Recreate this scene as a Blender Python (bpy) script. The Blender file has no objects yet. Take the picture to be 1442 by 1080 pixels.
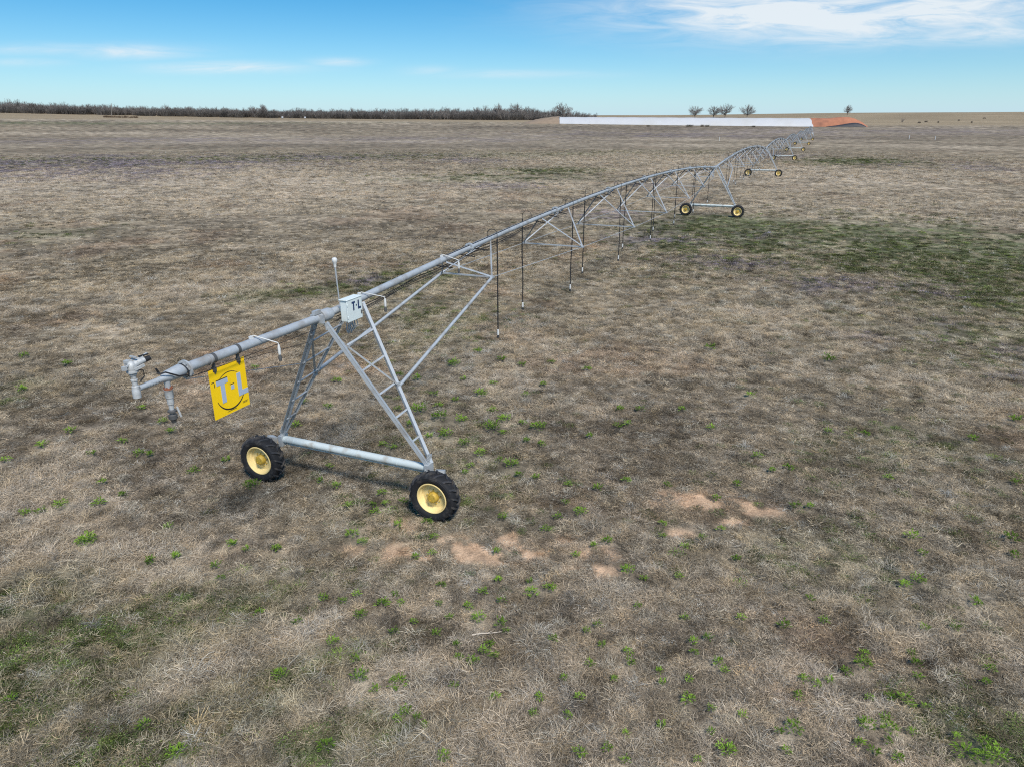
import bpy, math, random
import numpy as np
from mathutils import Vector, Matrix

random.seed(7)
RNG = np.random.default_rng(11)
S = bpy.context.scene
COL = S.collection
R_ = math.radians

# ------------------------------------------------------------------ camera numbers (used to work out where things stand)
F, PITCH, H = 1001.0, 0.3505345, 8.0
CP, SP = math.cos(PITCH), math.sin(PITCH)

def ray(px, py):
    a, b = (px - 721) / F, (540 - py) / F
    return np.array([a, b * SP + CP, b * CP - SP])

# ------------------------------------------------------------------ noise
def _hash(i, j, seed):
    n = (i.astype(np.int64) * 374761393 + j.astype(np.int64) * 668265263 + seed * 1442695041) & 0xFFFFFFFF
    n = ((n ^ (n >> 13)) * 1274126177) & 0xFFFFFFFF
    n = n ^ (n >> 16)
    return (n & 0xFFFF) / 65535.0

def vnoise(x, y, seed=0):
    xi, yi = np.floor(x), np.floor(y)
    fx, fy = x - xi, y - yi
    fx, fy = fx * fx * (3 - 2 * fx), fy * fy * (3 - 2 * fy)
    a = _hash(xi, yi, seed); b = _hash(xi + 1, yi, seed)
    c = _hash(xi, yi + 1, seed); d = _hash(xi + 1, yi + 1, seed)
    return (a * (1 - fx) + b * fx) * (1 - fy) + (c * (1 - fx) + d * fx) * fy

def fbm(x, y, seed=0, oct=4):
    s = np.zeros_like(x); a = .5; t = 0
    for k in range(oct):
        s += a * vnoise(x * 2 ** k + 17.3 * k, y * 2 ** k - 9.1 * k, seed + k); t += a; a *= .5
    return s / t

def sstep(a, b, x):
    t = np.clip((x - a) / (b - a), 0, 1); return t * t * (3 - 2 * t)

# ------------------------------------------------------------------ terrain
_TR = np.array([0, 150, 240, 296, 353, 475, 580, 640, 750, 900, 1150, 1400, 1700, 2600, 4000.])
_TZ = np.array([0, 0, .15, .5, .95, 2.5, 4.3, 5.4, 7.0, 9.2, 16.0, 21.6, 22, 16, 10.])
_fr = np.linspace(0, 4000, 801); _fz = np.interp(_fr, _TR, _TZ)
_k = np.hanning(13); _k /= _k.sum()
_fz = np.convolve(np.pad(_fz, 6, mode='edge'), _k, 'valid')

def terrain(x, y):
    x = np.asarray(x, float); y = np.asarray(y, float)
    r = np.hypot(x, y)
    z = np.interp(r, _fr, _fz)
    z = z + sstep(400, 650, r) * np.interp(x, [-900, -620, -20, 40, 250, 700], [7.6, 6.2, 2.6, 2.4, 0, 0]) * (1 - .75 * sstep(1000, 1400, r))
    z = z + sstep(900, 1500, r) * sstep(150, 700, x) * 3.0
    z = z + sstep(700, 1500, r) * (fbm(x / 260, y / 260, 41, 3) - .5) * 2.0
    z = z + (fbm(x / 1.7, y / 1.7, 5, 3) - .5) * .09 * sstep(0, 6, r) * (1 - sstep(60, 120, r))
    return z

def tz(x, y): return float(terrain(np.array([x]), np.array([y]))[0])

def on_ground(px, py):
    r = ray(px, py); t = 4.0; prev = 4.0
    while t < 4000:
        p = r * t
        if H + p[2] < tz(p[0], p[1]): break
        prev = t; t *= 1.02
    lo, hi = prev, t
    for _ in range(22):
        m = (lo + hi) / 2; p = r * m
        if H + p[2] < tz(p[0], p[1]): hi = m
        else: lo = m
    p = r * hi
    return np.array([p[0], p[1], tz(p[0], p[1])])

def at_depth(px, py, y):
    r = ray(px, py); t = y / r[1]
    return np.array([r[0] * t, y, H + r[2] * t])

# ------------------------------------------------------------------ helpers
def tag(o, label=None, cat=None, group=None, kind=None):
    if label: o['label'] = label
    if cat: o['category'] = cat
    if group: o['group'] = group
    if kind: o['kind'] = kind
    return o

def empty(name, loc=(0, 0, 0), rz=0):
    o = bpy.data.objects.new(name, None); COL.objects.link(o)
    o.location = loc; o.rotation_euler = (0, 0, rz); o.empty_display_size = .2
    return o

class MB:
    def __init__(s): s.v = []; s.f = []; s.sm = []
    def add(s, vs, fs, smooth=False):
        b = len(s.v); s.v += [tuple(map(float, v)) for v in vs]
        s.f += [tuple(b + i for i in f) for f in fs]; s.sm += [smooth] * len(fs); return s
    def bar(s, a, b, w, h=None, up=(0, 0, 1)):
        h = h or w; a, b = Vector(a), Vector(b); d = (b - a).normalized()
        u = Vector(up); u = (u - d * u.dot(d))
        if u.length < 1e-3: u = Vector((1, 0, 0)) - d * d.x
        u.normalize(); r = d.cross(u)
        vs = [p + r * (sx * w / 2) + u * (sz * h / 2) for p in (a, b) for sx, sz in ((-1, -1), (1, -1), (1, 1), (-1, 1))]
        return s.add(vs, [(0, 3, 2, 1), (4, 5, 6, 7), (0, 1, 5, 4), (1, 2, 6, 5), (2, 3, 7, 6), (3, 0, 4, 7)])
    def angle(s, a, b, w, up=(0, 0, 1), t=.008):
        # an L profile made of two thin flanges
        a, b = Vector(a), Vector(b); d = (b - a).normalized()
        u = Vector(up); u = (u - d * u.dot(d)); u.normalize(); r = d.cross(u)
        s.bar(a + u * (w / 2), b + u * (w / 2), w, t, up=u)
        s.bar(a + r * (w / 2 - t / 2) - u * t / 2, b + r * (w / 2 - t / 2) - u * t / 2, t, w - t, up=u)
        return s
    def tube(s, pts, rad, n=8, cap=True):
        pts = [Vector(p) for p in pts]
        if not hasattr(rad, '__len__'): rad = [rad] * len(pts)
        rings = []; pu = None
        for i, p in enumerate(pts):
            d = (pts[min(i + 1, len(pts) - 1)] - pts[max(i - 1, 0)]).normalized()
            u = pu if pu is not None else (Vector((0, 0, 1)) if abs(d.z) < .9 else Vector((1, 0, 0)))
            u = (u - d * u.dot(d)).normalized(); pu = u; r = d.cross(u)
            rings.append([p + (u * math.cos(2 * math.pi * k / n) + r * math.sin(2 * math.pi * k / n)) * rad[i] for k in range(n)])
        vs = [v for rg in rings for v in rg]; fs = []
        for i in range(len(pts) - 1):
            for k in range(n):
                a = i * n + k; b = i * n + (k + 1) % n
                fs.append((a, a + n, b + n, b))
        s.add(vs, fs, True)
        if cap:
            m = len(pts) - 1
            s.add(rings[0], [tuple(range(n))]); s.add(rings[m], [tuple(reversed(range(n)))])
        return s
    def lathe(s, prof, n=32, origin=(0, 0, 0), axis='Y', closed=False):
        o = Vector(origin); vs = []; fs = []; m = len(prof)
        for k in range(n):
            a = 2 * math.pi * k / n
            for (y, r) in prof:
                c, sn = math.cos(a) * r, math.sin(a) * r
                vs.append(o + (Vector((c, y, sn)) if axis == 'Y' else Vector((c, sn, y)) if axis == 'Z' else Vector((y, c, sn))))
        for k in range(n):
            for i in range(m if closed else m - 1):
                a = k * m + i; b = k * m + (i + 1) % m; c = ((k + 1) % n) * m + i; d = ((k + 1) % n) * m + (i + 1) % m
                fs.append((a, b, d, c))
        return s.add(vs, fs, True)
    def box(s, c, sz, rz=0):
        c = Vector(c); vs = []
        for x, y, z in ((-1, -1, -1), (1, -1, -1), (1, 1, -1), (-1, 1, -1), (-1, -1, 1), (1, -1, 1), (1, 1, 1), (-1, 1, 1)):
            vs.append(c + Vector((x * sz[0] / 2, y * sz[1] / 2, z * sz[2] / 2)))
        return s.add(vs, [(0, 3, 2, 1), (4, 5, 6, 7), (0, 1, 5, 4), (1, 2, 6, 5), (2, 3, 7, 6), (3, 0, 4, 7)])
    def mesh(s, name):
        me = bpy.data.meshes.new(name); me.from_pydata(s.v, [], s.f)
        me.polygons.foreach_set('use_smooth', s.sm)
        me.update(); return me
    def build(s, name, mat, parent=None, loc=None, fix=True):
        me = s.mesh(name); me.materials.append(mat)
        if len(me.polygons) < 20000: me.set_sharp_from_angle(angle=R_(38))
        if fix:
            import bmesh
            bm = bmesh.new(); bm.from_mesh(me); bmesh.ops.recalc_face_normals(bm, faces=bm.faces); bm.to_mesh(me); bm.free()
        o = bpy.data.objects.new(name, me); COL.objects.link(o)
        if parent: o.parent = parent
        if loc is not None: o.location = loc
        return o

# ------------------------------------------------------------------ materials
def mat_new(name):
    m = bpy.data.materials.new(name); m.use_nodes = True
    nt = m.node_tree; nt.nodes.clear()
    out = nt.nodes.new('ShaderNodeOutputMaterial')
    return m, nt, out

def N(nt, t, **kw):
    n = nt.nodes.new(t)
    for k, v in kw.items(): setattr(n, k, v)
    return n

def simple(name, col, rough=.6, metal=0, var=.15, scale=12, bump=0, spec=.4, dirt=None):
    m, nt, out = mat_new(name)
    b = N(nt, 'ShaderNodeBsdfPrincipled'); nt.links.new(b.outputs[0], out.inputs[0])
    b.inputs['Roughness'].default_value = rough; b.inputs['Metallic'].default_value = metal
    b.inputs['Specular IOR Level'].default_value = spec
    tc = N(nt, 'ShaderNodeTexCoord'); no = N(nt, 'ShaderNodeTexNoise')
    no.inputs['Scale'].default_value = scale; no.inputs['Detail'].default_value = 6; no.inputs['Roughness'].default_value = .65
    nt.links.new(tc.outputs['Object'], no.inputs['Vector'])
    mx = N(nt, 'ShaderNodeMix', data_type='RGBA')
    lo = [c * (1 - var) for c in col]; hi = [min(1, c * (1 + var)) for c in col]
    mx.inputs[6].default_value = (*lo, 1); mx.inputs[7].default_value = (*hi, 1)
    nt.links.new(no.outputs['Fac'], mx.inputs[0])
    last = mx.outputs[2]
    if dirt:
        n2 = N(nt, 'ShaderNodeTexNoise'); n2.inputs['Scale'].default_value = dirt[1]; n2.inputs['Detail'].default_value = 8
        nt.links.new(tc.outputs['Object'], n2.inputs['Vector'])
        mr = N(nt, 'ShaderNodeMapRange'); mr.inputs[1].default_value = dirt[2]; mr.inputs[2].default_value = dirt[3]
        nt.links.new(n2.outputs['Fac'], mr.inputs[0])
        m2 = N(nt, 'ShaderNodeMix', data_type='RGBA'); nt.links.new(mr.outputs[0], m2.inputs[0])
        nt.links.new(last, m2.inputs[6]); m2.inputs[7].default_value = (*dirt[0], 1); last = m2.outputs[2]
    nt.links.new(last, b.inputs['Base Color'])
    if bump:
        bp = N(nt, 'ShaderNodeBump'); bp.inputs['Strength'].default_value = bump; bp.inputs['Distance'].default_value = .02
        nt.links.new(no.outputs['Fac'], bp.inputs['Height']); nt.links.new(bp.outputs[0], b.inputs['Normal'])
    return m

M = {}
M['galv'] = simple('galvanized_steel', (.42, .445, .465), .52, .25, .24, 16, .06, dirt=((.29, .27, .245), 2.6, .50, .74))
M['galv_old'] = simple('weathered_galvanized', (.40, .42, .43), .6, .2, .18, 14, .05, dirt=((.27, .24, .21), 5.0, .55, .75))
M['beam'] = simple('beam_steel', (.55, .60, .59), .55, .15, .10, 7, .04, dirt=((.36, .33, .28), 4.0, .56, .78))
M['dark_steel'] = simple('dark_steel', (.10, .10, .10), .6, .3, .2, 20)
M['white_pvc'] = simple('white_plastic', (.62, .62, .60), .45, 0, .06, 20)
M['grey_cast'] = simple('grey_casting', (.44, .45, .45), .55, .15, .2, 30, .1, dirt=((.25, .23, .2), 14, .55, .75))
M['rust'] = simple('rusty_flange', (.24, .09, .05), .85, 0, .4, 40, .2)
M['hose'] = simple('black_hose', (.018, .018, .02), .55, 0, .2, 30)
M['tyre'] = simple('tyre_rubber', (.016, .016, .018), .75, 0, .3, 18, .1, spec=.3, dirt=((.075, .068, .06), 7, .52, .8))
M['tread'] = simple('tyre_tread_rubber', (.03, .031, .035), .8, 0, .3, 18, .1, spec=.3, dirt=((.10, .085, .07), 9, .5, .75))
M['rim'] = simple('cream_rim_paint', (.80, .62, .28), .5, 0, .10, 8, .03, dirt=((.42, .25, .08), 9, .58, .8))
M['hub'] = simple('ochre_hub_paint', (.50, .33, .05), .55, 0, .25, 25, .08, dirt=((.15, .09, .03), 16, .55, .75))
M['box'] = simple('control_box_paint', (.66, .72, .70), .45, 0, .05, 5, dirt=((.5, .52, .49), 6, .58, .8))
M['navy'] = simple('navy_print', (.015, .035, .11), .5, 0, .1)
M['yellow'] = simple('sign_yellow', (.95, .60, .006), .45, 0, .06, 5, dirt=((.6, .36, .02), 5, .6, .85))
M['sign_letter'] = simple('sign_letter_grey_blue', (.38, .45, .56), .5, 0, .08, 10)
M['black'] = simple('black_print', (.02, .02, .02), .5)
M['bark'] = simple('bare_bark', (.125, .10, .085), .9, 0, .3, 3)
M['twig'] = simple('bare_twigs', (.20, .178, .165), .9, 0, .35, .6)
M['bark_pale'] = simple('pale_bark', (.20, .17, .145), .9, 0, .3, 3)
M['pole'] = simple('weathered_pole', (.26, .23, .20), .85, 0, .2, 3)
M['cover'] = simple('white_plastic_sheet', (.47, .47, .475), .55, 0, .10, .18, .6, dirt=((.44, .43, .41), .05, .5, .75))
M['heap'] = simple('orange_feed', (.37, .155, .088), .95, 0, .3, .35, .6, dirt=((.22, .10, .065), .12, .45, .7))
M['black_sheet'] = simple('black_plastic_sheet', (.03, .03, .036), .6, 0, .3, .4)
M['mound'] = simple('mound_soil', (.25, .185, .13), .95, 0, .35, .3, .5)
M['cow'] = simple('dark_hide', (.035, .028, .024), .8)
M['stick'] = simple('dead_stick', (.55, .47, .38), .8)

# blade material: tint of the tuft x shade of the blade
def blade_mat(name, trans=.22):
    m, nt, out = mat_new(name)
    at = N(nt, 'ShaderNodeAttribute', attribute_type='INSTANCER', attribute_name='tint')
    sh = N(nt, 'ShaderNodeAttribute', attribute_type='GEOMETRY', attribute_name='shade')
    mul = N(nt, 'ShaderNodeVectorMath', operation='MULTIPLY')
    nt.links.new(at.outputs['Color'], mul.inputs[0]); nt.links.new(sh.outputs['Vector'], mul.inputs[1])
    d = N(nt, 'ShaderNodeBsdfDiffuse'); t = N(nt, 'ShaderNodeBsdfTranslucent'); mx = N(nt, 'ShaderNodeMixShader')
    mx.inputs[0].default_value = trans
    nt.links.new(mul.outputs[0], d.inputs[0]); nt.links.new(mul.outputs[0], t.inputs[0])
    nt.links.new(d.outputs[0], mx.inputs[1]); nt.links.new(t.outputs[0], mx.inputs[2]); nt.links.new(mx.outputs[0], out.inputs[0])
    return m
M['blade'] = blade_mat('dry_blades')
M['leafy'] = blade_mat('leafy_blades', .3)

def weed_mat():
    m, nt, out = mat_new('weed_leaf')
    oi = N(nt, 'ShaderNodeObjectInfo'); rp = N(nt, 'ShaderNodeValToRGB')
    rp.color_ramp.elements[0].color = (.11, .19, .03, 1); rp.color_ramp.elements[1].color = (.26, .41, .06, 1)
    nt.links.new(oi.outputs['Random'], rp.inputs[0])
    sh = N(nt, 'ShaderNodeAttribute', attribute_type='GEOMETRY', attribute_name='shade')
    mul = N(nt, 'ShaderNodeVectorMath', operation='MULTIPLY')
    nt.links.new(rp.outputs[0], mul.inputs[0]); nt.links.new(sh.outputs['Vector'], mul.inputs[1])
    d = N(nt, 'ShaderNodeBsdfDiffuse'); t = N(nt, 'ShaderNodeBsdfTranslucent'); mx = N(nt, 'ShaderNodeMixShader'); mx.inputs[0].default_value = .35
    nt.links.new(mul.outputs[0], d.inputs[0]); nt.links.new(mul.outputs[0], t.inputs[0])
    nt.links.new(d.outputs[0], mx.inputs[1]); nt.links.new(t.outputs[0], mx.inputs[2]); nt.links.new(mx.outputs[0], out.inputs[0])
    return m
M['weed'] = weed_mat()

# ------------------------------------------------------------------ what grows where
def blobs(lst):
    out = []
    for (px, py, rx, ry, w) in lst:
        c = on_ground(px, py); far = on_ground(px, py - ry); near = on_ground(px, py + ry)
        r = math.hypot(c[0], c[1])
        rr = (math.hypot(far[0], far[1]) - math.hypot(near[0], near[1])) / 2
        rl = rx / F * math.hypot(r, H)
        out.append((c[0], c[1], rl, rr, w))
    return out

B = {
 'green': blobs([(1300, 352, 210, 46, .95), (1010, 322, 150, 16, .8), (1420, 370, 120, 60, .9), (1200, 227, 60, 5, .7), (1080, 345, 120, 18, .6), (1150, 375, 140, 25, .5), (960, 345, 60, 14, .5),
   (700, 250, 120, 6, .5), (770, 241, 70, 4, .7), (60, 330, 70, 12, .3), (150, 900, 200, 45, .75), (40, 960, 110, 60, .9), (200, 860, 90, 25, .6), (210, 1040, 190, 40, .8), (30, 850, 80, 40, .55), (330, 990, 90, 35, .5),
   (460, 1050, 90, 40, .75), (560, 1040, 60, 35, .4), (30, 545, 60, 20, .35), (620, 450, 120, 40, .25), (600, 640, 130, 90, .12), (1400, 1040, 90, 60, .35), (470, 410, 90, 10, .55), (580, 395, 60, 14, .5), (1240, 620, 160, 60, .15), (1180, 780, 160, 60, .15), (400, 222, 600, 5, .25), (60, 174, 400, 2, .5)]),
 'purple': blobs([(130, 231, 190, 12, .7), (330, 229, 150, 6, .5), (510, 220, 110, 4, .5), (60, 238, 120, 6, .6), (525, 394, 40, 10, .95), (850, 303, 45, 7, .7), (1010, 367, 60, 9, .5), (935, 338, 70, 8, .55), (1160, 405, 75, 12, .5), (1045, 375, 60, 9, .5), (1060, 330, 30, 5, .4),
   (1400, 492, 50, 11, .42), (1335, 462, 35, 10, .38), (1410, 525, 40, 9, .34), (1330, 410, 60, 12, .25), (1240, 480, 30, 10, .25), (930, 262, 40, 3, .35), (700, 262, 60, 4, .35), (640, 226, 60, 4, .4), (960, 190, 260, 5, .36), (1130, 186, 200, 4, .34), (1380, 186, 160, 5, .34), (600, 197, 200, 5, .3), (200, 198, 220, 5, .35), (1080, 218, 40, 4, .5), (1400, 235, 100, 6, .25)]),
 'pale': blobs([(360, 258, 420, 24, .75), (150, 250, 220, 14, .6), (640, 270, 170, 16, .5), (980, 222, 160, 8, .55), (1130, 252, 260, 16, .5), (1290, 300, 200, 20, .5), (1120, 445, 200, 30, .5), (1010, 420, 110, 20, .4), (1380, 560, 100, 40, .4), (1300, 520, 120, 16, .45), (1150, 505, 130, 20, .45), (800, 470, 160, 20, .3), (250, 415, 220, 16, .35),
   (60, 655, 80, 30, .65), (150, 790, 170, 55, .85), (60, 740, 120, 40, .6), (260, 920, 110, 40, .95), (200, 850, 60, 30, .4), (330, 1000, 100, 40, .7), (640, 975, 130, 45, .7), (690, 1050, 160, 40, .7), (735, 905, 50, 22, .8), (850, 740, 55, 18, .6), (620, 1000, 60, 50, .5), (870, 835, 70, 16, .6), (1255, 905, 50, 16, .85), (1220, 1000, 90, 30, .5), (1130, 840, 120, 22, .4), (350, 730, 100, 20, .4), (70, 530, 90, 20, .4), (200, 515, 60, 12, .4), (530, 1060, 60, 30, .6), (960, 1010, 140, 40, .35), (1330, 850, 140, 40, .3),
   (400, 169.5, 420, 2.2, .9), (700, 171, 120, 2, .7), (1330, 172, 160, 6, .55), (100, 168.5, 140, 1.6, .9), (850, 240, 130, 6, .4), (500, 200, 300, 3, .4), (950, 205, 140, 3, .5), (1330, 208, 130, 3, .45), (1010, 198, 140, 2, .5), (120, 188, 200, 2.5, .5)]),
 'dark': blobs([(860, 640, 150, 70, .7), (780, 590, 60, 24, .8), (1000, 600, 120, 50, .55), (870, 570, 40, 16, .8), (660, 620, 120, 60, .5), (480, 690, 120, 40, .7), (620, 780, 60, 16, .5), (740, 795, 40, 12, .8), (560, 850, 90, 40, .4), (1080, 720, 80, 26, .7), (1180, 655, 90, 16, .6), (300, 620, 90, 40, .5), (130, 590, 80, 20, .5), (220, 700, 60, 30, .3), (300, 330, 240, 26, .28), (120, 350, 90, 12, .35), (620, 330, 140, 24, .22),
   (900, 560, 160, 60, .35), (1150, 590, 130, 30, .4), (750, 870, 90, 30, .5), (920, 880, 90, 40, .5), (1010, 870, 90, 60, .35), (840, 1010, 70, 20, .5), (1180, 890, 80, 20, .6), (1300, 970, 90, 40, .4), (1400, 920, 60, 30, .4), (1280, 1000, 60, 20, .4), (720, 180, 720, 4, .5), (300, 185, 340, 3, .4), (300, 206, 320, 4, .4), (700, 207, 200, 4, .45), (1250, 196, 200, 3, .5), (1330, 203, 140, 2, .5), (880, 190, 120, 2, .4), (560, 240, 120, 3, .4), (640, 700, 40, 30, .5)]),
 'soil': blobs([(705, 769, 100, 12, .8), (650, 765, 38, 11, .8), (735, 768, 55, 15, .9), (690, 766, 60, 12, .75), (775, 758, 24, 10, .55), (840, 800, 36, 9, .55), (1010, 708, 58, 9, .8), (975, 700, 34, 7, .65), (1065, 712, 24, 7, .55), (1035, 735, 30, 8, .5), (560, 735, 22, 10, .5), (850, 775, 26, 8, .45), (965, 750, 16, 6, .45)]),
}

def masks(x, y):
    r = np.hypot(x, y) + 1e-6
    out = {}
    wsc = np.clip(r / 25, .6, 14)
    # warp for ragged edges
    wx = (fbm(x / 3.1, y / 3.1, 3, 4) - .5); wy = (fbm(x / 3.1 + 50, y / 3.1, 9, 4) - .5)
    wx2 = (fbm(x / 14., y / 14., 13, 3) - .5); wy2 = (fbm(x / 14. + 50, y / 14., 19, 3) - .5)
    for k, bl in B.items():
        m = np.zeros_like(x)
        for (cx, cy, rl, rr, w) in bl:
            cr = math.hypot(cx, cy); ux, uy = cx / cr, cy / cr
            q = 1.55 if k == 'soil' else 1.0
            dx, dy = x - cx, y - cy
            rad = (dx * ux + dy * uy) / (rr * q); lat = (dx * uy - dy * ux) / (rl * q)
            ix = np.nonzero((np.abs(rad) < 3) & (np.abs(lat) < 3))[0]
            if not len(ix): continue
            rad = rad[ix] + wx[ix] * 1.1 + wx2[ix] * .9; lat = lat[ix] + wy[ix] * 1.1 + wy2[ix] * .9
            e = np.exp(-(rad * rad + lat * lat) * 1.1) * w * 1.25
            m[ix] = np.maximum(m[ix], e)
        out[k] = np.clip(m, 0, 1)
    # natural patchiness everywhere
    far = sstep(60, 160, r)
    n1 = fbm(x / 2.2, y / 2.2, 31, 4); n2 = fbm(x / 9., y / 9., 37, 4); n3 = fbm(x / 45., y / 45., 43, 4); n4 = fbm(x / .8, y / .8, 47, 3)
    out['pale'] = np.clip(out['pale'] + sstep(.56, .78, n1) * .5 + sstep(.55, .75, n2) * .25 + far * sstep(.5, .7, n3) * .35 + sstep(.62, .8, n4) * .3, 0, 1)
    out['dark'] = np.clip(out['dark'] * 1.0 + sstep(.56, .8, 1 - n1) * .35 + sstep(.54, .74, 1 - n2) * .25 + far * sstep(.52, .7, 1 - n3) * .3, 0, 1) * (1 - out['pale'] * .6)
    out['green'] = np.clip(out['green'] * (.35 + 1.3 * sstep(.34, .62, fbm(x / 1.3, y / 1.3, 53, 4) * .6 + .4 * n2)), 0, 1)
    pn = np.where(r < 90, fbm(x / 1.1, y / 1.1, 59, 3), fbm(x / 7., y / 7., 59, 4))
    out['purple'] = np.clip(out['purple'] * (.25 + 1.4 * sstep(.36, .62, pn)), 0, 1)
    sn = fbm(x / .35, y / .35, 61, 4)
    out['soil'] = np.clip(out['soil'] * 2.4 - .35, 0, 1) * (.10 + .90 * sstep(.41, .56, sn))
    out['red'] = sstep(.58, .74, fbm(x / 4.7 + 30, y / 4.7, 67, 4)) * .6
    return out

C_BASE = np.array([.217, .176, .120]); C_PALE = np.array([.375, .308, .228]); C_DARK = np.array([.116, .093, .069])
C_GREEN = np.array([.092, .104, .050]); C_PURP = np.array([.168, .140, .150]); C_SOIL = np.array([.58, .385, .245]); C_RED = np.array([.21, .135, .085])
C_NEAR = np.array([.194, .158, .114])

def ground_col(x, y, m=None):
    m = m or masks(x, y)
    r = np.hypot(x, y)
    c = C_NEAR + (C_BASE - C_NEAR) * sstep(18, 40, r)[:, None]
    for k, cc in (('red', C_RED), ('pale', C_PALE), ('dark', C_DARK), ('green', C_GREEN), ('purple', C_PURP), ('soil', C_SOIL)):
        w = m[k][:, None] * .85; c = c * (1 - w) + cc * w
    # coarse light and dark clumping of the thatch itself
    v = .62 + .78 * sstep(.34, .66, fbm(x / .32, y / .32, 83, 3) * .62 + fbm(x / 2.0, y / 2.0, 89, 3) * .38)
    vm_ = .86 + .30 * sstep(.38, .62, fbm(x / 1.5, y / 1.5, 97, 4))
    wm_ = sstep(24, 45, r) * (1 - sstep(160, 320, r)); v = v * (1 + (vm_ - 1) * wm_)
    c = c * (1 + (v - 1)[:, None] * (1 - m['soil'])[:, None])
    # the far pasture beyond the field is paler and yellower
    w = (sstep(640, 760, r))[:, None]; c = c * (1 - w) + (np.array([.27, .21, .135]) * (.8 + .4 * fbm(x / 60, y / 60, 71, 4))[:, None]) * w
    return c, m

def set_attr(me, name, typ, dom, arr):
    a = me.attributes.new(name, typ, dom)
    key = {'FLOAT_COLOR': 'color', 'FLOAT_VECTOR': 'vector'}.get(typ, 'value')
    a.data.foreach_set(key, np.ascontiguousarray(arr, dtype=np.int32 if typ == 'INT' else np.float32).ravel())

# ------------------------------------------------------------------ ground sheet
def build_ground():
    rad = np.concatenate([[.6, 1.4, 2.5, 3.6], np.geomspace(4.6, 600, 760), np.geomspace(606, 3800, 110)])
    a1 = np.linspace(-R_(52), R_(52), 521); a2 = np.linspace(R_(52), 2 * math.pi - R_(52), 50)[1:-1]
    ang = np.concatenate([a1, a2]); n, k = len(rad), len(ang)
    A, RR = np.meshgrid(ang, rad)
    x = (np.sin(A) * RR).ravel(); y = (np.cos(A) * RR).ravel(); z = terrain(x, y)
    co = np.concatenate([[[0, 0, tz(0, 0)]], np.stack([x, y, z], 1)])
    i = np.arange(n - 1)[:, None]; j = np.arange(k)[None, :]; j2 = (j + 1) % k
    q = np.stack([1 + i * k + j, 1 + (i + 1) * k + j, 1 + (i + 1) * k + j2, 1 + i * k + j2], -1).reshape(-1, 4)[:, ::-1]
    me = bpy.data.meshes.new('ground')
    tri = [(0, 1 + jj, 1 + (jj + 1) % k) for jj in range(k)]
    tri = [(a, c, b) for a, b, c in tri]
    me.from_pydata(co, [], [tuple(map(int, f)) for f in q] + tri)
    me.polygons.foreach_set('use_smooth', [True] * len(me.polygons))
    c, m = ground_col(np.concatenate([[.01], x]), np.concatenate([[.01], y]))
    set_attr(me, 'soilcol', 'FLOAT_COLOR', 'POINT', np.concatenate([c, np.ones((len(c), 1))], 1))
    set_attr(me, 'bare', 'FLOAT', 'POINT', m['soil'])
    mt, nt, out = mat_new('field_ground')
    b = N(nt, 'ShaderNodeBsdfPrincipled'); b.inputs['Roughness'].default_value = .95; b.inputs['Specular IOR Level'].default_value = .1
    nt.links.new(b.outputs[0], out.inputs[0])
    at = N(nt, 'ShaderNodeAttribute', attribute_name='soilcol'); br = N(nt, 'ShaderNodeAttribute', attribute_name='bare')
    tc = N(nt, 'ShaderNodeTexCoord')
    def noise(sc, det=5, ro=.6):
        no = N(nt, 'ShaderNodeTexNoise'); no.inputs['Scale'].default_value = sc; no.inputs['Detail'].default_value = det; no.inputs['Roughness'].default_value = ro
        nt.links.new(tc.outputs['Object'], no.inputs['Vector']); return no
    def mr(src, a, bb, c0, d0):
        n_ = N(nt, 'ShaderNodeMapRange'); n_.inputs[1].default_value = a; n_.inputs[2].default_value = bb; n_.inputs[3].default_value = c0; n_.inputs[4].default_value = d0
        nt.links.new(src, n_.inputs[0]); return n_.outputs[0]
    def mul(a_, b_):
        n_ = N(nt, 'ShaderNodeMath', operation='MULTIPLY'); nt.links.new(a_, n_.inputs[0]); nt.links.new(b_, n_.inputs[1]); return n_.outputs[0]
    n1 = noise(38, 4, .7); n2 = noise(2.6, 6, .7); n3 = noise(.35, 6, .65)
    f = mul(mul(mr(n1.outputs['Fac'], .3, .7, .6, 1.4), mr(n2.outputs['Fac'], .3, .7, .62, 1.38)), mr(n3.outputs['Fac'], .3, .7, .75, 1.25))
    vm = N(nt, 'ShaderNodeVectorMath', operation='SCALE'); nt.links.new(at.outputs['Color'], vm.inputs[0]); nt.links.new(f, vm.inputs['Scale'])
    nt.links.new(vm.outputs[0], b.inputs['Base Color'])
    bp = N(nt, 'ShaderNodeBump'); bp.inputs['Strength'].default_value = .7; bp.inputs['Distance'].default_value = .12
    nt.links.new(n2.outputs['Fac'], bp.inputs['Height'])
    bp2 = N(nt, 'ShaderNodeBump'); bp2.inputs['Strength'].default_value = .6; bp2.inputs['Distance'].default_value = .02
    nt.links.new(n1.outputs['Fac'], bp2.inputs['Height']); nt.links.new(bp.outputs[0], bp2.inputs['Normal']); nt.links.new(bp2.outputs[0], b.inputs['Normal'])
    me.materials.append(mt)
    o = bpy.data.objects.new('ground', me); COL.objects.link(o)
    tag(o, 'wide brown dormant farm field rising to low hills at the horizon', 'field', kind='structure')
build_ground()

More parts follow.
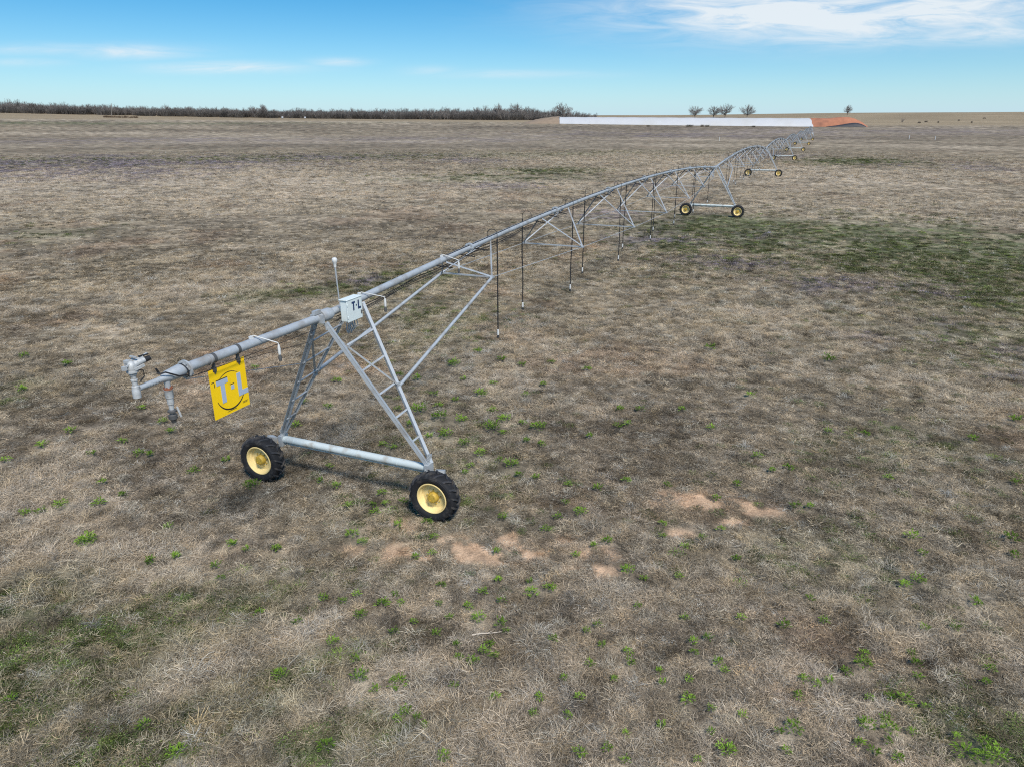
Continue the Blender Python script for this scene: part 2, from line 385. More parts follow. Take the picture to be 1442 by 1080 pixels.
# ------------------------------------------------------------------ tufts
def blades(n, spread, L, el0, el1, w, rng, shade=(.55, 1.35), curl=.5, tipw=.35):
    """n bent ribbons; returns verts, faces, shade per vertex"""
    V = []; Fc = []; Sh = []
    for _ in range(n):
        rr = spread * math.sqrt(rng.random()); a0 = rng.random() * 6.283
        p = np.array([rr * math.cos(a0), rr * math.sin(a0), -.01])
        a = rng.random() * 6.283 if rng.random() < .6 else a0 + rng.normal() * .6
        l = rng.uniform(*L) / 3; e0 = rng.uniform(*el0); e1 = rng.uniform(*el1)
        sh = rng.uniform(*shade); ww = w * rng.uniform(.7, 1.3); b = len(V)
        tw = rng.uniform(-.8, .8)
        for i in range(4):
            e = e0 + (e1 - e0) * i / 2.5
            side = np.array([-math.sin(a) * math.cos(tw), math.cos(a) * math.cos(tw), math.sin(tw)]) * ww / 2 * (1 if i < 2 else .8 if i == 2 else tipw)
            q = p.copy(); q[2] = max(q[2], .004)
            V += [q - side, q + side]; Sh += [sh, sh]
            p = p + l * np.array([math.cos(a) * math.cos(e), math.sin(a) * math.cos(e), math.sin(e)])
            a += rng.normal() * curl
        for i in range(3): Fc.append((b + 2 * i, b + 2 * i + 1, b + 2 * i + 3, b + 2 * i + 2))
    return V, Fc, Sh

def leaves(n, spread, L, w, hgt, rng, shade=(.6, 1.3), el=(.1, .9)):
    V = []; Fc = []; Sh = []
    for _ in range(n):
        rr = spread * rng.random() ** .7; a0 = rng.random() * 6.283
        p = np.array([rr * math.cos(a0) * .8, rr * math.sin(a0) * .8, rng.uniform(.0, hgt)])
        a = a0 + rng.normal() * .5; e = rng.uniform(*el); l = rng.uniform(*L); ww = w * rng.uniform(.7, 1.3); sh = rng.uniform(*shade)
        d = np.array([math.cos(a) * math.cos(e), math.sin(a) * math.cos(e), math.sin(e)]); s = np.array([-math.sin(a), math.cos(a), rng.uniform(-.4, .4)]) * ww / 2
        b = len(V); dn = np.array([0, 0, -l * .18])
        V += [p, p + d * l * .5 - s, p + d * l * .5 + s, p + d * l + dn]; Sh += [sh * .85, sh, sh, sh * 1.1]
        Fc.append((b, b + 1, b + 3, b + 2))
    return V, Fc, Sh

def tuft_mesh(name, parts, mat):
    V = []; Fc = []; Sh = []
    for v, f, s in parts:
        b = len(V); V += list(v); Fc += [tuple(b + i for i in q) for q in f]; Sh += [q if hasattr(q, '__len__') else (q, q, q) for q in s]
    me = bpy.data.meshes.new(name); me.from_pydata([tuple(map(float, v)) for v in V], [], Fc); me.update()
    set_attr(me, 'shade', 'FLOAT_VECTOR', 'POINT', np.array(Sh))
    me.materials.append(mat); return me

def tinted(part, rgb):
    v, f, s = part; return v, f, [tuple(q * c for c in rgb) for q in s]

def scatter(name, meshes, pts, rot, scl, kind, tint, label, cat):
    lib = bpy.data.collections.new(name + '_library')
    for i, me in enumerate(meshes):
        o = bpy.data.objects.new('%02d_%s' % (i, me.name), me); lib.objects.link(o)
    me = bpy.data.meshes.new(name); me.from_pydata([], [], []); me.vertices.add(len(pts))
    me.vertices.foreach_set('co', np.ascontiguousarray(pts, dtype=np.float32).ravel())
    set_attr(me, 'rot', 'FLOAT_VECTOR', 'POINT', rot); set_attr(me, 'scl', 'FLOAT_VECTOR', 'POINT', scl)
    set_attr(me, 'kind', 'INT', 'POINT', kind)
    set_attr(me, 'tint', 'FLOAT_COLOR', 'POINT', np.concatenate([tint, np.ones((len(tint), 1))], 1))
    o = bpy.data.objects.new(name, me); COL.objects.link(o)
    ng = bpy.data.node_groups.new(name + '_scatter', 'GeometryNodeTree')
    ng.interface.new_socket('Geometry', in_out='INPUT', socket_type='NodeSocketGeometry')
    ng.interface.new_socket('Geometry', in_out='OUTPUT', socket_type='NodeSocketGeometry')
    gi = ng.nodes.new('NodeGroupInput'); go = ng.nodes.new('NodeGroupOutput')
    ip = ng.nodes.new('GeometryNodeInstanceOnPoints'); ci = ng.nodes.new('GeometryNodeCollectionInfo')
    ci.inputs['Collection'].default_value = lib; ci.inputs['Separate Children'].default_value = True; ci.inputs['Reset Children'].default_value = True
    def na(nm, t):
        q = ng.nodes.new('GeometryNodeInputNamedAttribute'); q.data_type = t; q.inputs['Name'].default_value = nm
        return [s for s in q.outputs if s.enabled and s.name == 'Attribute'][0]
    ng.links.new(gi.outputs[0], ip.inputs['Points']); ng.links.new(ci.outputs[0], ip.inputs['Instance'])
    ip.inputs['Pick Instance'].default_value = True
    ng.links.new(na('kind', 'INT'), ip.inputs['Instance Index']); ng.links.new(na('rot', 'FLOAT_VECTOR'), ip.inputs['Rotation'])
    ng.links.new(na('scl', 'FLOAT_VECTOR'), ip.inputs['Scale']); ng.links.new(ip.outputs[0], go.inputs[0])
    md = o.modifiers.new('scatter', 'NODES'); md.node_group = ng
    tag(o, label, cat, kind='stuff'); return o

rg = np.random.default_rng(5)
MAT_T = [tuft_mesh('mat_tuft', [blades(88, .20, (.05, .15), (.05, 1.05), (-.6, .2), .0046, rg, (.25, 1.8), .45)], M['blade']) for _ in range(6)]
CLUMP_T = [tuft_mesh('straw_tuft', [blades(70, .13, (.13, .32), (.4, 1.35), (-1.0, .1), .0046, rg, (.4, 1.5), .4), blades(40, .2, (.05, .12), (.1, .8), (-.5, .1), .0044, rg, (.3, 1.7), .45)], M['blade']) for _ in range(4)]
FAR_T = [tuft_mesh('coarse_tuft', [blades(34, .17, (.07, .17), (.2, 1.1), (-.5, .3), .010, rg, (.3, 1.7))], M['blade']) for _ in range(4)]
FARC_T = [tuft_mesh('coarse_straw', [blades(36, .18, (.10, .24), (.4, 1.3), (-.8, .2), .010, rg, (.5, 1.5))], M['blade']) for _ in range(3)]
DRY = MAT_T + CLUMP_T + FAR_T + FARC_T
IM, ICL, IF, IFC = (0, 6), (6, 4), (10, 4), (14, 3)

def ring_points(r0, r1, dens, half=R_(55)):
    n = int(half * (r1 * r1 - r0 * r0) * dens)
    r = np.sqrt(RNG.uniform(r0 * r0, r1 * r1, n)); a = RNG.uniform(-half, half, n)
    return np.sin(a) * r, np.cos(a) * r

def pick(base, n): return base[0] + RNG.integers(0, base[1], n)

def rand_tint(c, gain, n, greyer=.0):
    v = RNG.normal(1, .46, n).clip(.28, 2.1)[:, None]
    h = RNG.normal(0, .05, (n, 1)) * np.array([[1, .2, -1.2]])
    g = c.mean(1, keepdims=True)
    c = c * (1 - greyer) + g * greyer
    return np.maximum(c * gain * v * (1 + h), .01)

def build_grass():
    P = []; Rt = []; Sc = []; K = []; T = []
    GP = []; GR = []; GS = []; GK = []; GT = []
    HP = []; HR = []; HS = []; HK = []; HT = []
    for (r0, r1, dens, sc, far) in ((2.2, 14, 125, .84, 0), (14, 22, 88, .92, 0), (22, 34, 44, 1.05, 0), (34, 52, 20, 1.25, 0), (40, 70, 9, 1.0, 1), (70, 120, 5.5, 1.15, 1), (120, 240, 2.2, 1.5, 1)):
        x, y = ring_points(r0, r1, dens); n = len(x)
        # blend the rings into each other
        rr = np.hypot(x, y); fade = np.minimum(sstep(r0 - .1, r0 + (r1 - r0) * .12, rr) if r0 == 40 else 1.0, 1 - .6 * sstep(r1 * .86, r1, rr)) if not far else 1 - sstep(r1 * .7, r1, rr) * .7
        kk = RNG.random(n) < fade; x, y = x[kk], y[kk]; n = len(x)
        c, m = ground_col(x, y)
        near = np.zeros(n, bool)
        if r0 < 40:
            for wx_, wy_, ws_ in WEEDXY: near |= (x - wx_) ** 2 + (y - wy_) ** 2 < (.55 * ws_) ** 2
        keep = (~near) & (RNG.random(n) > np.clip(m['soil'] * 2.4, 0, .93))
        u = RNG.random(n)
        isg = keep & (u < m['green'] * (.42 if r0 < 20 else .40 if r0 < 30 else .52))
        ish = keep & ~isg & (RNG.random(n) < m['purple'] * .36)
        dry = keep & ~isg & ~ish
        cl = RNG.random(n) < np.clip(.02 + m['pale'] * .9 - m['dark'] * .2, .03, .9)
        z = terrain(x, y)
        # dry
        k = np.where(cl, pick(IFC if far else ICL, n), pick(IF if far else IM, n))
        s = sc * RNG.uniform(.7, 1.25, n) * np.where(cl, .8 + .35 * m['pale'], 1.0)
        d = dry
        P.append(np.stack([x, y, z], 1)[d]); K.append(k[d])
        Rt.append(np.stack([RNG.normal(0, .12, n), RNG.normal(0, .12, n), RNG.uniform(0, 6.283, n)], 1)[d])
        zs = RNG.uniform(.7, 1.15, n); Sc.append(np.stack([s, s, s * zs], 1)[d])
        dryc = c.copy(); w = np.clip(m['green'] + m['purple'], 0, 1)[:, None] * .75
        dryc = dryc * (1 - w) + C_BASE * w
        t = rand_tint(dryc, 1.60, n, .02)
        # bleached grey and blond straw among the brown
        b = RNG.random(n); t[b < .11] = rand_tint(np.tile([[.42, .38, .305]], (n, 1)), .98, n)[b < .11]
        t[(b > .92)] = rand_tint(np.tile([[.42, .345, .24]], (n, 1)), 1.05, n)[b > .92]
        t[cl] *= 1.16
        t = t * np.minimum(1, .60 / t.max(1, keepdims=True)); T.append(t[d])
        # green
        d = isg
        GP.append(np.stack([x, y, z], 1)[d]); GK.append((RNG.integers(0, 3, n) + (3 if far else 0))[d])
        GR.append(np.stack([np.zeros(n), np.zeros(n), RNG.uniform(0, 6.283, n)], 1)[d]); s = sc * RNG.uniform(.7, 1.3, n); GS.append(np.stack([s, s, s], 1)[d])
        gt = rand_tint(np.where(r0 < 30, np.array([[.105, .135, .046]]), np.array([[.108, .122, .052]])) * np.ones((n, 1)), 1.0, n); br = RNG.random(n) < .12; gt[br] = gt[br] * np.array([1.5, 1.7, 1.0])
        GT.append(gt[d])
        d = ish
        HP.append(np.stack([x, y, z], 1)[d]); HK.append((RNG.integers(0, 3, n) + (3 if far else 0))[d])
        HR.append(np.stack([np.zeros(n), np.zeros(n), RNG.uniform(0, 6.283, n)], 1)[d]); s = sc * RNG.uniform(.7, 1.3, n); HS.append(np.stack([s, s, s], 1)[d])
        HT.append(rand_tint(np.tile([[1, 1, 1.]], (n, 1)), 1.0, n)[d])
    cc = np.concatenate
    scatter('dry_grass', DRY, cc(P), cc(Rt), cc(Sc), cc(K), cc(T), 'matted dead grass and blond straw covering the field', 'grass')
    G1 = [tuft_mesh('green_tuft', [leaves(110, .2, (.022, .05), .013, .05, rg, (.55, 1.5)), blades(22, .2, (.05, .11), (.4, 1.3), (0, .6), .004, rg)], M['leafy']) for _ in range(3)]
    G2 = [tuft_mesh('green_coarse', [leaves(70, .28, (.05, .11), .026, .06, rg)], M['leafy']) for _ in range(3)]
    scatter('green_ground_cover', G1 + G2, cc(GP), cc(GR), cc(GS), cc(GK), cc(GT), 'low dark green ground cover showing between the dead grass', 'ground cover')
    pu, gn = (.215, .178, .212), (.13, .13, .085)
    H1 = [tuft_mesh('henbit_tuft', [tinted(leaves(60, .2, (.018, .036), .012, .1, rg, el=(.5, 1.4)), pu), tinted(leaves(50, .2, (.025, .05), .014, .05, rg), gn)], M['leafy']) for _ in range(3)]
    H2 = [tuft_mesh('henbit_coarse', [tinted(leaves(60, .36, (.03, .08), .03, .06, rg, el=(.1, .9)), tuple(c_ * 1.35 for c_ in pu)), tinted(leaves(20, .36, (.05, .1), .03, .04, rg, el=(.1, .6)), (.16, .15, .10))], M['leafy']) for _ in range(3)]
    scatter('purple_wildflowers', H1 + H2, cc(HP), cc(HR), cc(HS), cc(HK), cc(HT), 'patches of low purple wildflowers spread through the grass', 'wildflowers')

# ------------------------------------------------------------------ bright weeds, each its own plant
W1 = [(105,75),(285,108),(95,215),(600,295),(300,390),(180,455),(640,495),(960,518),(30,515),(435,610),(525,665),(260,708,1.5),(420,700,1.1),(110,740),(175,735),(370,860,1.5),(690,352),(725,395),(520,437),(1070,625,1.4),(1355,605),(1390,290),(1250,370),(1395,545),(820,565),(715,800),(980,872),(1045,895),(1170,890),(750,925),(640,945),(390,490),(590,490),(1285,270),(1425,180),(1080,125),(1425,625)]
W2 = [(580,55),(475,110,1.4),(680,92),(765,110),(890,100),(1040,130),(520,172),(645,190),(855,195),(245,155),(325,172),(395,235),(590,235,1.4),(780,238),(485,262),(240,298),(330,305,1.6),(410,285),(420,335,1.8),(510,347,1.3),(295,365),(640,305),(690,340,1.4),(770,358),(835,378,1.4),(640,380,1.7),(680,400),(1440,300),(1180,300),(1265,300),(1170,375),(1210,360),(1050,415),(440,410,1.8),(375,415),(180,450),(225,465),(520,445,1.2),(590,485,1.3),(850,450),(785,435),(670,515),(720,537,2.1),(550,540),(525,570),(755,580),(825,590),(960,618),(1085,635,1.1),(1205,603),(1380,625),(1015,737,1.2),(950,695),(915,757),(685,762),(865,810,.9),(1125,860,1.1),(1070,882,.7),(995,922),(145,738),(190,700),(135,705),(265,695),(175,657),(35,712),(365,780),(240,795),(395,843),(50,830,1.4),(95,865,1.2),(315,930,1.1),(385,910),(660,907),(1360,785),(1360,840)]
W3 = [(120,40),(620,92,1.3),(290,240),(125,380),(320,500),(380,560),(450,550),(230,620),(145,677,.9),(620,392),(775,405),(1225,425),(870,590),(1410,610),(970,838,1.1),(1390,850,1.1),(1405,920),(540,713),(480,712),(230,938),(10,880),(85,845),(160,808),(1410,345),(1015,910)]
W4 = [(85,335,1.4),(175,290,1.1),(230,250),(255,280),(70,245),(425,205),(415,285),(310,362),(405,410),(225,405),(460,345),(540,300,1.1),(580,350,1.6),(675,370,1.1),(700,403),(600,235),(665,185),(680,272),(800,192),(808,240,1.2),(885,220,1.1),(1210,145,1.7),(1280,182),(1255,295),(1040,398),(1085,375),(1105,462),(895,435),(630,455),(605,488,1.2),(560,530,1.2),(500,512),(650,505),(490,462),(1055,540),(1215,490),(1225,535),(1345,572),(1360,620),(80,600,2.0),(245,625,1.6),(145,648),(275,742,1.2),(240,775),(325,765),(650,680),(480,635),(840,685),(815,750),(960,760),(940,600),(1010,680),(1155,605),(1205,838),(1355,805),(1125,900),(1010,918,1.1),(1200,950),(435,930,1.2),(355,800),(1430,170),(65,520),(10,275)]
W5 = [(995,185,1.4),(940,207,1.1),(1240,280),(1025,385),(1150,385),(600,360),(430,378,1.1),(540,265),(250,345),(110,430),(765,540,1.5),(768,497),(692,577),(515,608,1.1),(568,628),(625,615),(490,680),(970,495),(990,540),(995,600),(1300,560),(1280,620),(940,685,1.1),(875,683),(790,685),(965,715),(1030,722),(775,800,1.2),(875,815,1.3),(860,775),(745,880,1.1),(810,918,1.1),(910,940),(970,830),(470,815,1.6),(410,830),(440,910),(255,757),(185,910,1.4),(125,730),(25,692,1.1),(30,608),(50,490),(45,448),(150,535),(180,568),(10,345),(120,830),(65,945),(1190,915,1.5),(1275,885,1.5),(1330,930,1.7),(1270,940,1.3),(1160,850),(870,870)]
W6 = [(365,20,1.3),(635,110),(915,125),(1095,325),(1190,590,1.5),(1410,445,1.2),(50,690),(610,800,1.3),(750,920,1.3),(1380,890,1.8),(1370,260),(1260,365),(985,30),(1175,50),(745,80),(935,175)]
weeds = []
for lst, ox, oy in ((W1, 0, 480), (W2, 480, 480), (W3, 960, 480), (W4, 480, 760), (W5, 960, 760), (W6, 0, 760)):
    for w in lst:
        weeds.append((ox + w[0] * .333, oy + w[1] * .333, w[2] if len(w) > 2 else .8))
WEEDXY = []
for px, py, sz in weeds:
    q = on_ground(px, py); WEEDXY.append((q[0], q[1], 23 * sz * math.sqrt(q[0] ** 2 + q[1] ** 2 + H * H) / F))
build_grass()
rw = np.random.default_rng(21)
WEED = [tuft_mesh('weed_plant', [leaves(44, .11, (.045, .10), .024, .06, rw, (.6, 1.35), (.1, 1.2))], M['weed']) for _ in range(4)] + \
       [tuft_mesh('weed_plant', [leaves(90, .18, (.045, .095), .023, .08, rw, (.6, 1.35), (.1, 1.2))], M['weed']) for _ in range(3)]
def weed_label(px, py, s):
    big = 'broad bushy bright green weed' if s > 1.15 else 'small bright green weed'
    if px < 440 and py < 620: w = 'in brown grass around the hanging yellow sign'
    elif px < 440 and py < 745: w = 'in dead grass beside the near left wheel'
    elif px < 480: w = 'among long pale straw at the near left corner'
    elif py < 565 and px < 960: w = 'in brown grass under the first truss'
    elif py < 690 and px < 960: w = 'in darker grass right of the near wheels'
    elif px < 620 and py < 800: w = 'in grass just before the near base beam'
    elif px >= 960 and py < 745: w = 'around and beyond the farther bare soil patch'
    elif py < 850 and px < 960: w = 'by bare orange soil before the near wheel'
    elif px < 960: w = 'in thick grey grass well before the bare soil'
    elif px > 1330 and py > 1035: w = 'in the green tangle at the near right corner'
    else: w = 'in grey brown grass before the farther bare soil'
    return big + ' ' + w
for i, (px, py, s) in enumerate(weeds):
    p = on_ground(px, py)
    o = bpy.data.objects.new('weed_plant', WEED[(4 + i % 3) if s > 1.15 else i % 4]); COL.objects.link(o)
    o.location = (p[0], p[1], p[2] + .07); o.rotation_euler = (0, 0, random.random() * 6.28)
    k = 20 * min(s, 1.6) ** .8 * math.sqrt(p[0] ** 2 + p[1] ** 2 + H * H) / F / (.46 if s > 1.15 else .34) * random.uniform(.95, 1.25); o.scale = (k, k, k * random.uniform(.9, 1.3))
    lb = weed_label(px, py, s)
    tag(o, lb, 'weed', 'bright green weeds scattered through the dry grass')

st = on_ground(685, 896)
m_ = MB().tube([(-.24, -.02, .05), (-.08, .0, .07), (.08, .015, .06), (.25, .03, .08)], [.012, .011, .009, .005], 6)
m_.tube([(.02, .01, .065), (.10, .06, .075)], [.005, .003], 5)
o = m_.build('dead_stick', M['stick'], loc=tuple(st)); tag(o, 'pale dead stick lying flat on the grey grass among green weeds', 'stick')

# ------------------------------------------------------------------ the irrigation machine
AZ = .3999
CB = np.array([-3.795, 14.251, 0.0])
mach = empty('irrigation_machine', tuple(CB), -AZ)
tag(mach, 'long galvanized steel pivot irrigation machine on yellow wheels crossing the whole field', 'irrigation machine')
SPAN = 56.3; NT = 7
dv = np.array([math.sin(AZ), math.cos(AZ)])
def mz(s): return tz(CB[0] + dv[0] * s, CB[1] + dv[1] * s)
ZT = [mz(SPAN * k) if k else 0.0 for k in range(NT + 1)]
PR = .079
def pz(s): return 4.31 + .88 * (1 - ((s - SPAN / 2) / (SPAN / 2)) ** 2)

def copy_part(o, parent, loc, rx=0):
    c = o.copy(); COL.objects.link(c); c.parent = parent; c.location = loc; c.rotation_euler = (rx, 0, 0)
    for ch in o.children:
        g = ch.copy(); COL.objects.link(g); g.parent = c
    return c

# --- wheel: rim carries tyre and hub
RT = .575
def make_wheel(parent, loc):
    rim = MB().lathe([(-.135, .352), (-.150, .345), (-.150, .330), (-.118, .315), (-.075, .308), (-.058, .285), (-.03, .280), (-.012, .262), (-.020, .20), (-.030, .125), (-.034, .06)], 40)
    rim.lathe([(-.034, .06), (.06, .05), (.10, .26), (.135, .335), (.145, .350), (.135, .352), (-.135, .352)], 40)
    o = rim.build('wheel', M['rim'], parent, loc)
    t = MB()
    prof = [(-.115, .345), (-.150, .37), (-.170, .42), (-.172, .46), (-.160, .505), (-.146, .518), (-.085, .530), (0, .534), (.085, .530), (.146, .518), (.160, .505), (.172, .46), (.170, .42), (.150, .37), (.115, .345)]
    t.lathe(prof, 56, closed=True)
    t.lathe([(-.1725, .472), (-.176, .478), (-.168, .486)], 56)
    ty = t.build('tyre', M['tyre'], o)
    lg = MB(); nl = 16
    for side in (-1, 1):
        for k in range(nl):
            a0 = 2 * math.pi * (k + (.5 if side > 0 else 0)) / nl
            sec = []
            for j, (yy, da, rr) in enumerate(((-.012, .0, .578), (.06, .085, .577), (.115, .155, .566), (.158, .20, .535), (.166, .215, .505))):
                wd = .050 if j < 3 else .060
                ring = []
                for (dr, aa) in ((rr - .06, -wd), (rr, -wd * .78), (rr, wd * .78), (rr - .06, wd)):
                    ang = a0 + da + aa * .95
                    ring.append((math.cos(ang) * dr, side * yy, math.sin(ang) * dr))
                sec.append(ring)
            vs = [v for r in sec for v in r]; fs = []
            for j in range(len(sec) - 1):
                for q in range(4): fs.append((j * 4 + q, j * 4 + (q + 1) % 4, j * 4 + 4 + (q + 1) % 4, j * 4 + 4 + q))
            fs += [(3, 2, 1, 0), (16, 17, 18, 19)]
            lg.add(vs, fs)
    lg.build('tread', M['tread'], o)
    h = MB().lathe([(-.030, .128), (-.05, .125), (-.075, .118), (-.115, .112), (-.135, .095), (-.142, .04), (-.142, .002)], 24)
    for k in range(9):
        a = 2 * math.pi * k / 9 + .2
        h.lathe([(-.028, .015), (-.052, .015), (-.056, .008), (-.056, .0005)], 6, (math.cos(a) * .158, 0, math.sin(a) * .158))
    h.lathe([(-.140, .02), (-.165, .02), (-.168, .001)], 8, (-.035, 0, -.05))
    for k in range(4):
        a = math.pi / 2 * k + .5
        h.lathe([(-.138, .010), (-.150, .010), (-.151, .001)], 6, (math.cos(a) * .075, 0, math.sin(a) * .075))
    h.build('hub', M['hub'], o)
    return o

BS, BZ, BT = .44, .97, 1.95   # base beam: along, height, half length
WT = 4.617 / 2
def make_tower(k):
    """parts of one drive tower at machine distance 0"""
    P = []
    # legs
    top_o, bot_o = Vector((.125, -.26, 4.20)), Vector((1.96, .40, 1.05))
    top_i, bot_i = Vector((.125, 1.06, 4.33)), Vector((1.99, .52, 1.05))
    for sx in (-1, 1):
        fl = lambda v: Vector((v.x * sx, v.y, v.z))
        m = MB().angle(fl(top_o), fl(bot_o), .078, up=(sx, .3, .8), t=.010)
        m.bar(fl(bot_o) + Vector((0, 0, -.12)), fl(bot_o) + Vector((0, .12, .22)), .012, .20, up=(0, 1, 0))
        P.append(m.build('tower_leg', M['galv'], mach))
        m = MB().angle(fl(top_i), fl(bot_i), .07, up=(sx, -.5, .8), t=.009)
        P.append(m.build('tower_leg', M['galv'], mach))
        for f in (.165, .33, .495, .66, .83):
            P.append(MB().bar(fl(top_o.lerp(bot_o, f)), fl(top_i.lerp(bot_i, f)), .042, .03, up=(sx, 0, 1)).build('rung', M['galv'], mach))
        m = MB().bar(fl(top_o.lerp(bot_o, .10)), (1.12 * sx, .79, 2.64), .05, .035)
        P.append(m.build('leg_brace', M['galv_old'], mach))
    m = MB()
    for sx in (-1, 1):
        for cpt, up_ in (((1.12 * sx, .79, 2.63), .14), ((1.965 * sx, .46, 1.12), .17), ((.16 * sx, -.25, 4.13), .12), ((.16 * sx, 1.05, 4.26), .11)):
            m.box(cpt, (.016, up_, up_ * 1.2))
            for by, bz_ in ((-.03, .04), (.03, .04), (-.03, -.04), (.03, -.04)): m.box((cpt[0] + .012 * sx, cpt[1] + by, cpt[2] + bz_), (.016, .02, .02))
    P.append(m.build('gusset_plate', M['galv_old'], mach))
    # base beam and gearboxes
    b = MB().tube([(-BT, BS, BZ), (BT, BS, BZ)], .088, 18)
    for t in (-1.05, 0.15, 1.2): b.tube([(t - .012, BS, BZ), (t + .012, BS, BZ)], .093, 18)
    b.bar((-BT + .1, BS + .02, BZ - .115), (BT - .1, BS + .02, BZ - .115), .05, .03)
    P.append(b.build('base_beam', M['beam'], mach))
    for sx in (-1, 1):
        g = MB().box((sx * (BT + .02), BS, BZ - .02), (.10, .24, .26))
        g.bar((sx * (WT - .04), BS - .02, BZ + .02), (sx * WT, .30, .56), .20, .16)
        g.lathe([(.06, .16), (.10, .17), (.22, .17), (.28, .12), (.36, .11)], 20, (sx * WT, 0, .555))
        g.bar((sx * WT, .25, .58), (sx * (WT - .35), .44, .86), .05, .05)
        P.append(g.build('gearbox', M['galv_old'], mach))
    for i, sx in enumerate((-1, 1)):
        P.append(make_wheel(mach, (sx * WT + sx * .0, .05, .56)))
    return P

# --- span
JS = [6.42 + 7.24 * i for i in range(7)]
JD = [.74, 1.24, 1.58, 1.76, 1.58, 1.24, .74]
JT = [.80, 1.18, 1.36, 1.40, 1.36, 1.18, .80]
def make_span():
    P = []
    ss = [0, .6] + [1.5 + i * 1.9 for i in range(29)] + [SPAN - .6, SPAN]
    pts = [(0, s, pz(s)) for s in ss]
    m = MB().tube(pts, PR, 18)
    for s in JS:   # bolted flange joints
        m.lathe([(-.03, PR + .001), (-.03, PR + .055), (.03, PR + .055), (.03, PR + .001)], 18, (0, s + .2, pz(s + .2)))
        for k in range(8):
            a = k * math.pi / 4; m.bar((math.cos(a) * (PR + .035), s + .14, pz(s) + math.sin(a) * (PR + .035)), (math.cos(a) * (PR + .035), s + .26, pz(s) + math.sin(a) * (PR + .035)), .022)
    for s in (2.9, 4.8, 9.8, 17, 24.4, 31.5, 38.8, 46): m.lathe([(-.02, PR + .001), (-.02, PR + .009), (.02, PR + .009), (.02, PR + .001)], 18, (0, s, pz(s)))
    P.append(m.build('main_pipe', M['galv'], mach))
    J = [[Vector((sx * t, s, pz(s) - dd)) for s, dd, t in zip(JS, JD, JT)] for sx in (-1, 1)]
    for i in range(7):
        m = MB()
        for q, sx in enumerate((-1, 1)):
            j = J[q][i]
            for ds in (-1.35, 1.55):
                s = JS[i] + ds; a = Vector((sx * .06, s, pz(s) - .08))
                m.angle(a, j, .046, up=(-sx * .2, (1 if ds < 0 else -1) * 1.0, .9), t=.007)
            m.bar(j + Vector((0, -.09, 0)), j + Vector((0, .09, .0)), .07, .05)
        m.bar(J[0][i], J[1][i], .048, .038)
        P.append(m.build('truss_brace', M['galv'], mach))
    for q, sx in enumerate((-1, 1)):
        m = MB().tube([(sx * 1.12, .79, 2.63), tuple(J[q][0])], .040, 10); P.append(m.build('chord_tube', M['galv'], mach))
        m = MB().tube([tuple(J[q][6]), (sx * .08, SPAN - 1.4, pz(SPAN - 1.4) - .1)], .022, 8); P.append(m.build('chord_tube', M['galv'], mach))
        m = MB().tube([tuple(v) for v in J[q]], .010, 6)
        for i in range(6):
            pass
        P.append(m.build('truss_rod', M['galv_old'], mach))
    # hydraulic hoses slung under the pipe, and one along its top
    m = MB()
    for (dx, dz, r, ph) in ((-.03, -.13, .010, 0), (.03, -.15, .010, 1.1), (.07, -.20, .007, 2.3), (-.06, -.22, .007, .6)):
        pts = []
        for i in range(57 * 2):
            s = .3 + i * .49
            if s > SPAN - .3: break
            pts.append((dx + .02 * math.sin(s * .7 + ph), s, pz(s) + dz - .06 * abs(math.sin(s * math.pi / 3.62 + ph * .3))))
        m.tube(pts, r, 5, False)
    pts = [(.035 + .01 * math.sin(s), s, pz(s) + PR + .004) for s in np.arange(5.2, SPAN - 1, .9)]
    m.tube(pts, .011, 5, False)
    for s in JS:
        for ds in (-1.4, 0, .9): m.bar((-.10, s + ds - .25, pz(s + ds) - .12), (.12, s + ds + .3, pz(s + ds) - .26), .03, .03)
    P.append(m.build('hydraulic_hose', M['hose'], mach))
    # drop hoses, alternating sides
    for i in range(13):
        s = 7.85 + 3.58 * i; sx = 1 if i % 2 == 0 else -1
        zt = pz(s) + PR; m = MB(); pts = [(0, s, zt - .02), (0, s, zt + .10)]
        for a in range(1, 8):
            an = math.pi * a / 7; pts.append((sx * (.16 - .16 * math.cos(an)), s, zt + .10 + .13 * math.sin(an)))
        pts.append((sx * .32, s, zt - .25)); m.tube(pts, .009, 6, False)
        low = 1.80; lean = .03 * math.sin(i * 2.1)
        m.tube([(sx * .32, s, zt - .05), (sx * .33, s, zt - 1.2), (sx * .33 + lean, s + lean, 2.9), (sx * .33 + lean, s + lean, low + .18)], .021, 7)
        d = m.build('drop_hose', M['hose'], mach)
        n = MB().lathe([(0, .03), (.05, .034), (.17, .03), (.18, .012)], 10, (sx * .33 + lean, s + lean, low), 'Z')
        n.build('sprinkler', M['white_pvc'], d)
        n = MB().lathe([(-.09, .012), (-.085, .045), (-.05, .045), (-.02, .025), (.0, .025)], 10, (sx * .33 + lean, s + lean, low), 'Z')
        n.build('nozzle', M['hose'], d)
        P.append(d)
    return P

tower = make_tower(0); span = make_span()
LABELS = {}
for k in range(1, NT):
    for o in tower:
        l = o.location
        copy_part(o, mach, (l[0], l[1] + SPAN * k, l[2] + ZT[k]))
for k in range(1, NT):
    rx = math.atan2(ZT[k + 1] - ZT[k], SPAN)
    for o in span: copy_part(o, mach, (0, SPAN * k, ZT[k]), rx)
rx0 = math.atan2(ZT[1] - ZT[0], SPAN)
for o in span: o.rotation_euler = (rx0, 0, 0)

